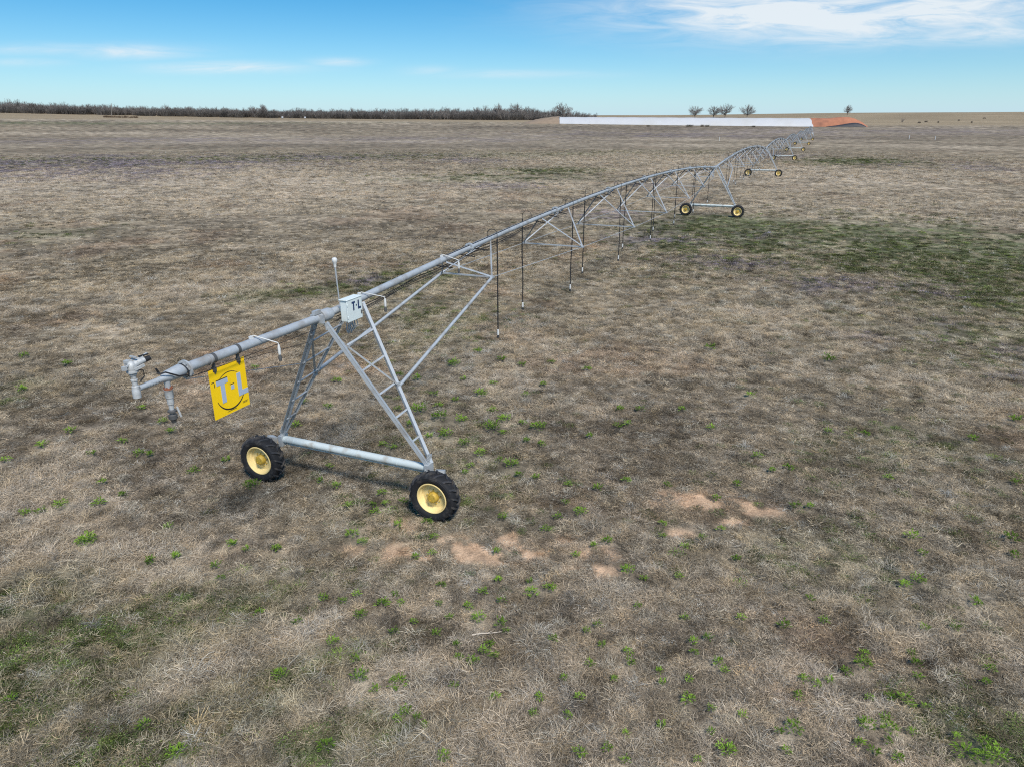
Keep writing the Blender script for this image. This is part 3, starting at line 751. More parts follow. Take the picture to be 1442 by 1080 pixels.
# collar between spans at each tower
for k in range(NT):
    m = MB().lathe([(-.16, PR + .002), (-.16, PR + .03), (-.10, PR + .05), (.10, PR + .05), (.16, PR + .03), (.16, PR + .002)], 18, (0, 0, 0))
    m.box((0, -.26, -.02), (.30, .07, .16)); m.box((0, 1.06, .06), (.30, .06, .14)); m.box((0, -.28, .12), (.08, .2, .08))
    m.build('pipe_collar', M['galv'], mach, (0, SPAN * k - .08, ZT[k] + 4.31))
# the pivot at the far end
m = MB(); zp = ZT[NT]
for sx in (-1, 1):
    for sy in (-1, 1):
        m.angle((sx * .25, SPAN * NT + sy * .25, zp + 4.1), (sx * 1.7, SPAN * NT + sy * 1.7, zp - .1), .10, up=(sx, sy, .5))
        m.bar((sx * 1.0, SPAN * NT - 1.0, zp + 2), (sx * 1.0, SPAN * NT + 1.0, zp + 2), .07)
    m.bar((-1.0, SPAN * NT + sx, zp + 2), (1.0, SPAN * NT + sx, zp + 2), .07)
m.tube([(0, SPAN * NT, zp), (0, SPAN * NT, zp + 4.6)], .12, 12)
m.build('pivot_tower', M['galv'], mach)
m = MB().box((.9, SPAN * NT - .9, zp + 1.6), (.5, .35, .8)); m.build('control_panel', M['white_pvc'], mach)

# --- overhang past the first tower
ohz = 4.30
m = MB().tube([(0, -.1, ohz), (0, -2.0, ohz), (0, -3.80, ohz + .005)], PR + .004, 20)
m.tube([(0, -3.80, ohz), (0, -3.86, ohz), (0, -4.10, ohz - .01), (0, -4.20, ohz - .02), (0, -4.27, ohz - .02)], [PR + .02, PR + .03, PR + .012, .052, .048], 20)
m.tube([(0, -4.27, ohz - .02), (0, -4.62, ohz - .03)], .042, 14)
for s in (-4.32, -4.37, -4.42, -4.47): m.tube([(0, s - .01, ohz - .025), (0, s + .01, ohz - .025)], .048, 14)
m.lathe([(-.015, PR + .006), (-.015, PR + .02), (.015, PR + .02), (.015, PR + .006)], 20, (0, -3.25, ohz))
m.build('overhang_pipe', M['galv'], mach)
m = MB().lathe([(-.016, PR + .004), (-.016, .155), (.016, .155), (.016, PR + .004)], 24, (0, -3.74, ohz - .01))
for k in range(8):
    a = k * math.pi / 4 + .2; m.bar((math.cos(a) * .128, -3.78, ohz - .01 + math.sin(a) * .128), (math.cos(a) * .128, -3.69, ohz - .01 + math.sin(a) * .128), .02)
m.build('end_flange', M['galv_old'], mach)
# end gun on its riser
m = MB().lathe([(-.19, .058), (-.185, .080), (-.10, .082), (-.02, .080), (.0, .070), (.06, .072), (.075, .055), (.16, .052), (.17, .066), (.20, .066), (.21, .05), (.28, .055), (.30, .075), (.33, .075), (.345, .055)], 18, (0, -4.68, ohz - .02), 'Z')
m.lathe([(-.19, .0005), (-.19, .058)], 18, (0, -4.68, ohz - .02), 'Z')
g = m.build('end_gun', M['grey_cast'], mach)
hz = ohz + .36
m = MB().lathe([(0, .0005), (0, .085), (.05, .10), (.12, .095), (.17, .07), (.20, .03), (.205, .0005)], 16, (0, -4.68, hz), 'Z')
m.tube([(0, -4.68, hz + .10), (.05, -4.55, hz + .15), (.09, -4.42, hz + .17)], [.075, .062, .052], 14)
m.bar((-.09, -4.76, hz + .14), (.05, -4.42, hz + .235), .03, .035); m.bar((-.10, -4.72, hz + .05), (-.06, -4.56, hz + .22), .035, .05)
m.bar((.09, -4.70, hz + .04), (.14, -4.50, hz + .09), .045, .05); m.box((-.05, -4.72, hz + .2), (.1, .09, .06))
m.bar((.02, -4.84, hz + .12), (.03, -4.30, hz + .27), .035, .03); m.box((.02, -4.86, hz + .11), (.08, .07, .08)); m.bar((-.07, -4.62, hz + .28), (.10, -4.62, hz + .28), .03, .03)
m.lathe([(-.02, .07), (-.02, .11), (.02, .11), (.02, .07)], 14, (0, -4.68, hz - .01), 'Z')
m.build('gun_body', M['grey_cast'], g)
m = MB().tube([(.088, -4.43, hz + .17), (.115, -4.32, hz + .185)], [.058, .05], 14)
m.bar((.02, -4.50, hz + .25), (.06, -4.30, hz + .255), .05, .02)
m.tube([(.03, -4.66, hz + .02), (.12, -4.52, hz - .02), (.08, -4.50, hz - .16), (.03, -4.58, hz - .26)], .012, 6)
m.build('gun_nozzle', M['hose'], g)
# booster drop valve under the pipe end
m = MB().lathe([(-.02, .060), (.05, .058), (.12, .07), (.2, .08)], 16, (0, -4.12, ohz - .18), 'Z')
v = m.build('drop_valve', M['galv'], mach)
m = MB().lathe([(-.012, .0005), (-.012, .088), (.012, .088), (.012, .0005)], 16, (0, -4.12, ohz - .19), 'Z')
for k in range(6):
    a = k * math.pi / 3; m.bar((math.cos(a) * .07, -4.12 + math.sin(a) * .07, ohz - .225), (math.cos(a) * .07, -4.12 + math.sin(a) * .07, ohz - .16), .022)
m.build('flange', M['rust'], v)
m = MB().lathe([(-.58, .046), (-.44, .05), (-.43, .064), (-.34, .066), (-.33, .078), (-.22, .086), (-.215, .09), (-.205, .098), (-.203, .0005)], 16, (0, -4.12, ohz), 'Z')
m.bar((.10, -4.07, ohz - .48), (.125, -4.03, ohz - .64), .04, .035)
m.build('valve_body', M['grey_cast'], v)
m = MB().lathe([(-.72, .0005), (-.72, .045), (-.68, .06), (-.66, .085), (-.60, .088), (-.585, .055)], 14, (0, -4.12, ohz), 'Z')
m.lathe([(-.57, .05), (-.555, .088), (-.53, .088), (-.515, .05)], 14, (0, -4.12, ohz), 'Z')
m.build('valve_outlet', M['dark_steel'], v)
gs = .74; g.scale = (gs, gs, gs); g.location = (0, -4.68 * (1 - gs), (ohz - .02) * (1 - gs))
v.scale = (.78, .78, 1.08); v.location = (0, -4.12 * (1 - .78), ohz * (1 - 1.08))
# hydraulic line around the flange to the gun
m = MB()
pts = [(.02 + .115 * math.sin(a), -3.80 - .02 * math.cos(a), ohz - .01 + .115 * math.cos(a)) for a in np.linspace(-.9, 2.9, 14)]
m.tube(pts, .010, 6)
m.tube([(.115, -3.82, ohz - .06), (.15, -4.0, ohz - .02), (.10, -4.2, ohz + .10), (.04, -4.24, ohz + .08), (.0, -4.28, ohz + .1)], .013, 6)
m.tube([(-.03, -4.2, ohz + .05), (-.03, -4.25, ohz + .16)], .016, 6)
m.tube([(.10, -3.72, ohz - .12), (.07, -2.9, ohz - .16), (.06, -2.0, ohz - .17), (.06, -1.0, ohz - .18), (.06, 0, ohz - .18), (.05, .8, ohz - .1)], .006, 6)
m.tube([(.0, -3.72, ohz - .16), (-.02, -2.9, ohz - .21), (-.02, -1.6, ohz - .32), (.0, -.6, ohz - .42)], .005, 6)
m.build('hydraulic_hose', M['hose'], mach)
m = MB()
for sx in (-1,): m.tube([(.02 * sx, -3.74, ohz - .18), (.75 * sx, -.02, 3.15)], .007, 5)
m.build('stay_wire', M['galv'], mach)
# short sprinkler arms near the tower
for (s, ln, z0) in ((-2.20, .24, ohz), (1.18, .40, pz(1.18)), (5.0, .22, pz(5.0))):
    zt = z0 + PR
    m = MB().tube([(-.02, s, zt - .03), (-.02, s, zt + .04), (.02, s + .02, zt + .055), (.36, s + ln, zt - .10), (.37, s + ln, zt - .14)], .010, 8)
    m.box((-.02, s, zt + .02), (.06, .06, .05))
    a = m.build('sprinkler_arm', M['white_pvc'], mach)
    MB().lathe([(-.30, .024), (-.28, .027), (-.18, .027), (-.13, .018), (-.11, .014)], 10, (.37, s + ln, zt - .02), 'Z').build('sprinkler', M['white_pvc'], a)
    MB().lathe([(-.42, .001), (-.42, .028), (-.36, .034), (-.30, .02)], 10, (.37, s + ln, zt - .02), 'Z').build('nozzle', M['dark_steel'], a)
# control box with its printed letters
bx, bs, bz = .25, .46, 4.34
W_, Hh, D_ = .50, .44, .16
m = MB().box((bx, bs, bz), (D_, W_, Hh)); m.box((bx + D_ / 2 + .008, bs, bz), (.016, W_ + .03, Hh + .03)); m.box((bx, bs, bz + Hh / 2 + .012), (D_ + .05, W_ + .05, .02))
m.box((bx - .16, bs - .12, bz), (.14, .05, .1)); m.box((bx - .16, bs + .12, bz), (.14, .05, .1))
for dz_ in (-.13, .13): m.bar((bx + D_ / 2 + .02, bs - W_ / 2 - .005, bz + dz_ - .03), (bx + D_ / 2 + .02, bs - W_ / 2 - .005, bz + dz_ + .03), .018)
cb = m.build('control_box', M['box'], mach)
MB().box((bx + D_ / 2 + .02, bs + W_ / 2 - .03, bz - .1), (.02, .02, .07)).build('latch', M['dark_steel'], cb)
bev = cb.modifiers.new('edge', 'BEVEL'); bev.width = .006; bev.segments = 2
def letters(mb, x, s0, z0, u, th):
    """T, a square dot and L; u = letter height, letters advance along +s on a face whose outside is +t"""
    def rect(a, b, c, d): mb.box((x + th / 2, s0 + (a + c) / 2 * u, z0 + (b + d) / 2 * u), (th, (c - a) * u, (d - b) * u))
    rect(.0, .80, .62, 1.0); rect(.21, 0, .43, .797)
    rect(.76, .42, .93, .60)
    rect(1.13, 0, 1.35, 1.0); rect(1.353, 0, 1.68, .22)
    return mb
lm = letters(MB(), bx + D_ / 2 + .0175, bs - .10, bz - .02, .19, .003); lm.build('emblem', M['navy'], cb)
m = MB()
for i, s in enumerate((.36, .43, .50, .57, .63)):
    m.tube([(bx - .02, s, bz - .23), (bx + .02 * math.sin(i * 2), s + .01, bz - .38), (bx - .1, s + .04 * math.cos(i), bz - .52 - .03 * (i % 2)), (.1, s + .10, bz - .44), (.05, s + .25, 4.25)], .011, 6)
m.build('control_cable', M['galv_old'], mach)
# antenna with white cap
m = MB().tube([(-.02, .45, 4.36), (-.02, .42, 4.85), (-.02, .40, 5.22)], [.012, .014, .02], 8)
a = m.build('antenna', M['galv_old'], mach)
MB().lathe([(0, .026), (.03, .03), (.09, .035), (.12, .055), (.16, .06), (.19, .05), (.205, .02), (.207, .0005)], 14, (-.02, .40, 5.20), 'Z').build('antenna_cap', M['white_pvc'], a)

# --- the yellow sign hanging below the overhang
sgn = empty('hanging_sign', tuple(CB), -AZ)
tag(sgn, 'square yellow sign with large T-L letters hanging below the pipe end', 'sign')
s0, s1, zb, zt_ = -3.29, -2.47, 3.23, 4.05
m = MB().box((0, (s0 + s1) / 2, (zb + zt_) / 2), (.02, s1 - s0, zt_ - zb)); m.box((0, s0 + .045, zt_ + .03), (.02, .09, .056)); m.box((0, s1 - .045, zt_ + .04), (.02, .09, .076))
m.box((0, (s0 + s1) / 2, zt_ - .002 + .035), (.018, .46, .066))
bd = m.build('sign_board', M['yellow'], sgn)
lt = letters(MB(), .0105, s0 + .115, zb + .235, .42, .004); lt.build('lettering', M['sign_letter'], sgn)
m = MB()
def arc(cx, cz, r, a0, a1, w, mb):
    n = 28; vs = []; fs = []
    for i in range(n + 1):
        a = a0 + (a1 - a0) * i / n; ww = w * (.35 + .65 * math.sin(math.pi * i / n))
        for rr in (r - ww / 2, r + ww / 2):
            for xx in (.0105, .0135): vs.append((xx, cx + rr * math.cos(a), cz + rr * math.sin(a)))
    for i in range(n):
        b = i * 4
        for p, q in ((0, 1), (1, 3), (3, 2), (2, 0)): fs.append((b + p, b + q, b + 4 + q, b + 4 + p))
    mb.add(vs, fs)
cs, cz = (s0 + s1) / 2, (zb + zt_) / 2 - .0
arc(cs, cz, .335, R_(200), R_(340), .028, m); arc(cs, cz, .335, R_(50), R_(135), .012, m)
u = .42
m.box((.012, s0 + .115 + .31 * u, zb + .235 + 1.03 * u), (.003, .62 * u, .014)); m.box((.012, s0 + .115 + .845 * u, zb + .235 + .65 * u), (.003, .09, .012))
m.box((.012, s0 + .075, zb + .60), (.003, .012, .07)); m.box((.012, s0 + .045, zb + .66), (.003, .06, .012))
m.box((.012, s1 - .10, zb + .105), (.003, .13, .006)); m.box((.012, s1 - .11, zb + .085), (.003, .11, .006)); m.box((.012, cs - .02, zb + .05), (.003, .22, .006))
m.build('outline_mark', M['black'], sgn)
for s in (s0 + .13, s1 - .13):
    m = MB().bar((0, s, zt_ - .02), (0, s, ohz - PR + .01), .03, .05); m.lathe([(-.03, PR + .005), (-.03, PR + .012), (.03, PR + .012), (.03, PR + .005)], 18, (0, s, ohz)); m.box((.0, s, zt_ + .06), (.06, .06, .07))
    m.build('hanger', M['dark_steel'], sgn)

# ------------------------------------------------------------------ bare trees
def grow(rng, h, wide=1.0, limbs=34, tw_n=9, twr=.0024, low=.16, trunk=.022, stems=1):
    """a leafless broad crown: limbs curve out of the trunk to points spread through the crown, each carrying side twigs"""
    tr = MB(); tw = MB()
    rw_ = .46 * h * wide; cz, rz = .60 * h, .40 * h
    for st_ in range(stems):
        sa = rng.random() * 6.283; sx, sy = (0, 0) if stems == 1 else (math.cos(sa) * .12 * h, math.sin(sa) * .12 * h)
        tp = [Vector((0, 0, -.04 * h)), Vector((sx * .3 + rng.normal(0, .006) * h, sy * .3, .16 * h)), Vector((sx * .7 + rng.normal(0, .015) * h, sy * .7, .36 * h)), Vector((sx + rng.normal(0, .03) * h, sy, .62 * h))]
        tr.tube(tp, [trunk * h * 1.3, trunk * h, trunk * h * .7, trunk * h * .25], 7, False)
        for i in range(limbs // stems):
            u = rng.normal(0, 1, 3); u /= np.linalg.norm(u); k = rng.uniform(.45, 1.0) ** .6
            end = Vector((u[0] * rw_ * k, u[1] * rw_ * k, cz + u[2] * rz * k * (1 if u[2] > 0 else .85)))
            f = rng.uniform(low, .55) if end.z > .45 * h else rng.uniform(low, .3)
            t_ = f * 3 / 1.0
            z0 = f * h; q = 0
            for j in range(3):
                if tp[j].z <= z0 <= tp[j + 1].z: q = j
            g_ = (z0 - tp[q].z) / (tp[q + 1].z - tp[q].z); st = tp[q].lerp(tp[q + 1], g_)
            mid = st.lerp(end, .5) + Vector((0, 0, rng.uniform(-.03, .10) * h)) + Vector(rng.normal(0, .02 * h, 3))
            pts = []
            for n_ in range(6):
                a_ = n_ / 5; p = st * (1 - a_) ** 2 + mid * 2 * a_ * (1 - a_) + end * a_ * a_
                pts.append(p + Vector(rng.normal(0, .008 * h, 3)) * (1 if n_ else 0))
            r0 = trunk * h * rng.uniform(.25, .48)
            tr.tube(pts, [max(r0 * (1 - .8 * n_ / 5), twr * h * 1.2) for n_ in range(6)], 4, False)
            for n_ in range(tw_n):
                a_ = rng.uniform(.35, 1.0); b_ = min(4, int(a_ * 5)); p = pts[b_].lerp(pts[b_ + 1], a_ * 5 - b_)
                out_ = (p - Vector((0, 0, .35 * h))).normalized()
                d = (out_ + Vector(rng.normal(0, .55, 3)) + Vector((0, 0, .25))).normalized(); L = rng.uniform(.07, .17) * h
                p2 = p + d * L * .5 + Vector(rng.normal(0, .01 * h, 3)); p3 = p2 + (d + Vector(rng.normal(0, .3, 3)) + Vector((0, 0, .15))).normalized() * L * .5
                tw.tube([p, p2, p3], [twr * h, twr * h * .8, twr * h * .5], 3, False)
                for m2 in range(3):
                    s0_ = p2.lerp(p3, rng.uniform(0, .9)); d2 = (d + Vector(rng.normal(0, .7, 3))).normalized()
                    tw.tube([s0_, s0_ + d2 * L * rng.uniform(.3, .55)], [twr * h * .7, twr * h * .4], 3, False)
    return tr, tw

tree_defs = [  # px of trunk, py of top, distance, label, spread
 (361, 149, 880, 'bare dark tree above the wood edge, the left of a close pair', .8),
 (373, 148, 880, 'bare dark tree above the wood edge, the right of a close pair', .95),
 (672, 152, 870, 'spreading bare tree standing a little above the middle of the wood', 1.2),
 (702, 147, 880, 'tall upright pale bare tree at the right part of the wood', .7),
 (726, 146, 880, 'tall broad bare tree beside the upright pale one above the wood', .95),
 (792, 145, 700, 'round bare tree behind the left end of the white feed pile', 1.1),
 (779, 151, 700, 'small thin bare tree left of the round one behind the pile end', .75),
 (977, 149, 1080, 'wide bare tree, leftmost in the row above the white pile', 1.7),
 (1003, 150, 1080, 'smaller bare tree touching its taller neighbour above the white pile', 1.5),
 (1019, 147, 1080, 'tallest many branched bare tree in the row above the white pile', 1.75),
 (1050, 148, 1080, 'round headed bare tree, rightmost of the row above the white pile', 1.8),
 (1190, 149, 1120, 'lone narrow bare tree on the hill behind the orange heap', 1.25),
]
for i, (px, py, D, lb, sp) in enumerate(tree_defs):
    rng = np.random.default_rng(100 + i)
    x = (px - 721) / F * (D * CP + 3); z = tz(x, D); top = at_depth(px, py, D)[2]
    h = top - z
    tr, tw = grow(rng, h, sp, limbs=60 if sp > .9 else 34, tw_n=13, twr=.0040, low=.12 if i in (7, 8, 9, 10) else .2, stems=3 if i == 9 else 1)
    e = empty('bare_tree', (x, D, z), rng.random() * 6.28)
    tag(e, lb, 'tree', 'bare trees on the skyline')
    tr.build('trunk', M['bark_pale'] if i in (3, 4, 5) else M['bark'], e, fix=False); tw.build('crown', M['twig'], e, fix=False)
# little shrub on the right hillside
x = (1268 - 721) / F * (760 * CP + 3); z = tz(x, 760); e = empty('bare_shrub', (x, 760, z)); tag(e, 'low bare shrub alone on the tan hillside to the right', 'shrub')
tr, tw = grow(np.random.default_rng(77), 4.6, 1.3, 24, twr=.006, low=.05); tr.build('stem', M['bark'], e, fix=False); tw.build('twigs', M['twig'], e, fix=False)

# the far wood: one dense mass
def build_wood():
    ms = []
    for i in range(7):
        rng = np.random.default_rng(300 + i)
        tr, tw = grow(rng, 1.0, .8, 24, 7, twr=.0042, low=.1); tr.add(tw.v, tw.f); V = [(v[0], v[1], v[2]) for v in tr.v]
        me = bpy.data.meshes.new('wood_tree'); me.from_pydata(V, [], tr.f); me.update()
        set_attr(me, 'shade', 'FLOAT_VECTOR', 'POINT', np.ones((len(V), 3)) * RNG.uniform(.7, 1.3, (len(V), 1))); me.materials.append(M['blade']); ms.append(me)
    # thick low scrub
    for i in range(3):
        me = tuft_mesh('wood_scrub', [blades(420, .75, (.3, .9), (.6, 1.5), (.4, 1.4), .035, np.random.default_rng(330 + i), (.6, 1.3), .4)], M['blade']); ms.append(me)
    P = []; Rr = []; Sc = []; K = []; T = []
    px_top = np.array([(-60, 141), (0, 143.5), (60, 146.5), (120, 148.5), (170, 150), (230, 152), (300, 153), (350, 154), (400, 155.5), (470, 156), (520, 155.5), (560, 155), (620, 154.5), (660, 154), (700, 153.5), (750, 155), (770, 157), (800, 158.5), (830, 160.5), (850, 162)])
    for row, (D, n, off, sc) in enumerate(((880, 430, 1.5, .86), (905, 430, 0.2, .95), (940, 430, -.6, 1.0), (985, 390, -1.0, 1.0))):
        for i in range(n):
            px = -330 + 1170 * (i + RNG.random()) / n
            if px > 760 and row < 2 and RNG.random() < .5: continue
            y = D + RNG.uniform(-12, 12); x = (px - 721) / F * (y * CP + 3); z = tz(x, y)
            top = at_depth(px, float(np.interp(px, px_top[:, 0], px_top[:, 1])) + 1.5 * math.sin(px * .083 + row) * math.sin(px * .031) + 1.1 * math.sin(px * .21 + 2 * row) + off * .6 + RNG.normal(.4, 1.7), y)[2]
            h = max(3.5, top - z) * sc
            P.append((x, y, z)); Rr.append((0, 0, RNG.uniform(0, 6.28))); w = h * RNG.uniform(.8, 1.15); Sc.append((w, w, h)); K.append(int(RNG.integers(0, 7)))
            b = RNG.uniform(.65, 1.35); T.append(np.array([.215, .19, .172]) * b)
    for i in range(900):
        px = -330 + 1160 * RNG.random(); y = RNG.uniform(862, 930); x = (px - 721) / F * (y * CP + 3); z = tz(x, y)
        if 205 < px < 235 and RNG.random() < .8: continue
        h = RNG.uniform(6, 10.5) * (1 if px < 740 else .55); w = RNG.uniform(5, 9)
        P.append((x, y, z - .5)); Rr.append((0, 0, RNG.uniform(0, 6.28))); Sc.append((w, w, h * 1.1)); K.append(int(RNG.integers(7, 10)))
        T.append(np.array([.155, .138, .122]) * RNG.uniform(.65, 1.4))
    scatter('woods', ms, np.array(P), np.array(Rr), np.array(Sc), np.array(K), np.array(T), 'long belt of bare brown woodland along the far left edge of the field', 'woodland')
build_wood()

# utility pole
D = 790; x = (160.5 - 721) / F * (D * CP + 3); z = tz(x, D); top = at_depth(157, 146, D)
m = MB().tube([(0, 0, -.5), (top[0] - x, 0, top[2] - z)], [.30, .18], 10); m.bar((top[0] - x - 1.1, 0, top[2] - z - .9), (top[0] - x + 1.1, 0, top[2] - z - .9), .16, .2)
o = m.build('utility_pole', M['pole'], loc=(x, D, z)); tag(o, 'leaning grey wooden utility pole standing before the dark wood', 'pole')
# tall reeds near the pole
P = []; T = []
for i in range(110):
    px = 150 + 48 * RNG.random() ** 1.3; y = RNG.uniform(735, 765); xx = (px - 721) / F * (y * CP + 3); P.append((xx, y, tz(xx, y))); T.append(np.array([.15, .105, .07]) * RNG.uniform(.6, 1.2))
rm = [tuft_mesh('reed_tuft', [blades(26, .5, (.8, 1.0), (1.2, 1.55), (1.0, 1.5), .05, np.random.default_rng(5), (.6, 1.3), .2)], M['blade'])]
n = len(P); sc = RNG.uniform(.6, 2.4, n)
scatter('tall_weeds', rm, np.array(P), np.stack([np.zeros(n), np.zeros(n), RNG.uniform(0, 6.28, n)], 1), np.stack([np.ones(n) * 1.6, np.ones(n) * 1.6, sc], 1), np.zeros(n), np.array(T), 'strip of tall brown weeds at the foot of the utility pole', 'weeds')
# two pale wrapped bales at the wood edge
for px, lb in ((398, 'small white round bale at the wood edge, nearer the close pair of trees'), (430, 'small white round bale at the wood edge, farther from the pair of trees')):
    D = 845; p = at_depth(px, 168.5, D); z = tz(p[0], D)
    m = MB().lathe([(-.8, .001), (-.8, .95), (-.72, 1.05), (0, 1.08), (.72, 1.05), (.8, .95), (.8, .001)], 20, (0, 0, 1.0), 'X')
    o = m.build('round_bale', M['cover'], loc=(p[0], D, z)); tag(o, lb, 'bale', 'white bales at the wood edge')

# ------------------------------------------------------------------ feed pile
DL, DR = 640., 590.
pile = empty('feed_pile', (at_depth(1000, 178, 610)[0], 610, tz(at_depth(1000, 178, 610)[0], 610)))
tag(pile, 'very long feed pile under white plastic with an open orange end', 'feed pile')
def pile_strip(stations, name, mat, seed, parent, off=0.0):
    """stations: (px, py_top, depth, half width); a rounded heap section at each"""
    rng = np.random.default_rng(seed); m = MB(); sec = [(-1, -.15), (-1, .02), (-.86, .36), (-.66, .70), (-.46, .93), (-.2, 1.0), (.2, 1.0), (.5, .92), (.8, .6), (1, .02), (1, -.15)]
    vs = []
    for (px, pyt, D, hw) in stations:
        t = at_depth(px, pyt, D + hw * .2); base = tz(t[0], D - hw); hgt = max(.15, t[2] - base)
        fx = at_depth(px, pyt, D - hw * .7)[0]
        for a, b in sec:
            j = rng.normal(0, .10) if 0 < b < 1 else rng.normal(0, .05)
            vs.append((fx + rng.normal(0, .1) - pile.location.x, D + a * hw - (off if a < 0 else 0) + j - pile.location.y, base + b * hgt + (off * .5) + j * .4 * (b > .1) - pile.location.z))
    ns = len(sec); fs = []
    for i in range(len(stations) - 1):
        for q in range(ns - 1): fs.append((i * ns + q, i * ns + q + 1, (i + 1) * ns + q + 1, (i + 1) * ns + q))
    m.add(vs, fs, True); e = (len(stations) - 1) * ns
    m.add(vs[:ns], [tuple(range(ns))]); m.add(vs[e:], [tuple(reversed(range(ns)))])
    return m.build(name, mat, parent)
dep = lambda px: DL + (DR - DL) * (px - 788) / (1220 - 788)
pile_strip([(788 + (1144 - 788) * i / 90, 165.4 + 1.7 * i / 90 + .12 * math.sin(i * .9), dep(788 + 356 * i / 90), 13) for i in range(91)], 'white_cover', M['cover'], 3, pile)
hp = np.array([(1143, 167.2), (1150, 166.7), (1160, 167.0), (1172, 167.3), (1182, 166.3), (1192, 165.3), (1200, 165.5), (1206, 167.0), (1211, 169.4), (1216, 172.6), (1220, 176.0), (1222, 178.0)])
pile_strip([(1143.2 + 78 * i / 40, float(np.interp(1143 + 78 * i / 40, hp[:, 0], hp[:, 1])), dep(1143 + 78 * i / 40), 13 - 6 * (max(0, i - 26) / 14)) for i in range(41)], 'orange_heap', M['heap'], 4, pile)
# black sheet draped over the foot of the open end
bp_ = np.array([(1164, 178.6), (1176, 177.4), (1186, 175.9), (1196, 174.2), (1204, 173.3), (1210, 173.9), (1215, 175.6), (1219, 178.0)])
m = MB(); vs = []
for i in range(31):
    px = 1164 + 55 * i / 30; t = at_depth(px, float(np.interp(px, bp_[:, 0], bp_[:, 1])), dep(px) - 13); base = tz(t[0], dep(px) - 13) - .2
    h = max(.05, t[2] - base); x = t[0] - pile.location.x; y = dep(px) - 13 - pile.location.y; zz = base - pile.location.z
    vs += [(x, y - 1.6, zz), (x, y - 1.2, zz + h * .5), (x, y - .5 + .22 * h, zz + h * .9), (x, y + .5 + .3 * h, zz + h), (x, y + 3.6, zz + h * .5)]
m.add(vs, [(i * 5 + q, i * 5 + q + 1, i * 5 + q + 6, i * 5 + q + 5) for i in range(30) for q in range(4)], True)
m.build('black_sheet', M['black_sheet'], pile)
# earth ramp at the left end
m = MB(); vs = []; cx = at_depth(775, 170, 640)
g = np.linspace(-1, 1, 25)
for gy in g:
    for gx in g:
        X = cx[0] + gx * 22 - 1; Y = 643 + gy * 16; b = tz(X, Y); e = max(0, 1 - (abs(gx - .35) / (1.35 if gx < .35 else .65)) ** 1.5) * max(0, 1 - gy * gy)
        vs.append((X, Y, b - .25 + 5.6 * e ** .8 * (1 + RNG.normal(0, .04))))
m.add(vs, [(j * 25 + i, j * 25 + i + 1, j * 25 + i + 26, j * 25 + i + 25) for j in range(24) for i in range(24)], True)
o = m.build('earth_mound', M['mound']); tag(o, 'low brown earth mound sloping up to the left end of the white pile', 'mound', kind='structure')
# dark shrubs at the foot of the cover
for i, px in enumerate((969, 973, 989, 996, 1061, 913)):
    D = 572; p = at_depth(px, 178, D); z = tz(p[0], D); hh = 1.9 if i < 4 else 1.2
    me = tuft_mesh('scrub_bush', [blades(160, .5, (.5, 1.0), (.4, 1.5), (.2, 1.3), .06, np.random.default_rng(60 + i), (.5, 1.2), .5)], simple('scrub_twigs', (.17, .14, .10), .9) if i == 0 else bpy.data.materials['scrub_twigs'])
    o = bpy.data.objects.new('scrub_bush', me); COL.objects.link(o); o.location = (p[0], D, z); o.scale = (2.2, 1.8, hh)
    lb = ('leftmost', 'second', 'third', 'fourth')[i] + ' of four dark scrub bushes in front of the white cover' if i < 4 else ('small low dark bush before the cover, nearest the orange end', 'lone low dark bush before the left half of the white cover')[i - 4]
    tag(o, lb, 'bush', 'scrub at the foot of the white pile')

# ------------------------------------------------------------------ cattle on the right hillside
def cow_mesh():
    import bmesh
    m = MB()
    m.lathe([(-1.05, .02), (-1.0, .24), (-.75, .40), (-.2, .43), (.3, .42), (.7, .44), (.92, .34), (1.05, .18), (1.08, .02)], 14, (0, 0, 1.02), 'X')
    m.tube([(.85, 0, 1.12), (1.15, 0, 1.05), (1.35, 0, .72), (1.45, 0, .42)], [.27, .21, .16, .10], 10)
    m.tube([(1.33, 0, .80), (1.42, 0, .55), (1.55, 0, .32)], [.15, .14, .09], 10)
    for sy in (-1, 1):
        m.tube([(1.30, sy * .08, .84), (1.28, sy * .26, .86)], [.06, .02], 6)
        m.tube([(.72, sy * .2, .9), (.70, sy * .2, .5), (.73, sy * .2, .45), (.72, sy * .2, .0)], [.15, .085, .08, .06], 8)
        m.tube([(-.78, sy * .22, .95), (-.68, sy * .22, .62), (-.90, sy * .22, .45), (-.84, sy * .22, .0)], [.20, .13, .075, .06], 8)
    m.tube([(-1.02, 0, 1.25), (-1.12, 0, 1.0), (-1.12, 0, .55)], [.05, .03, .05], 6)
    return m.mesh('cow')
cme = cow_mesh(); cme.materials.append(M['cow'])
for i, (px, py, w) in enumerate(((1294, 174.6, 'nearest the orange heap'), (1304, 173.2, 'second from the orange heap'), (1321, 174.0, 'low on the slope in the middle of the herd'), (1350, 171.2, 'alone higher past the middle of the herd'), (1368, 174.2, 'farthest along the low part of the slope'), (1386, 168.4, 'highest and farthest up the slope'))):
    p = on_ground(px, py); o = bpy.data.objects.new('cow', cme); COL.objects.link(o); o.location = tuple(p); o.rotation_euler = (0, 0, random.uniform(-.7, .7) + (math.pi if i % 2 else 0)); o.scale = (1.15, 1.15, 1.15)
    tag(o, 'dark cow on the tan hillside, ' + w, 'cow', 'cattle on the hillside')
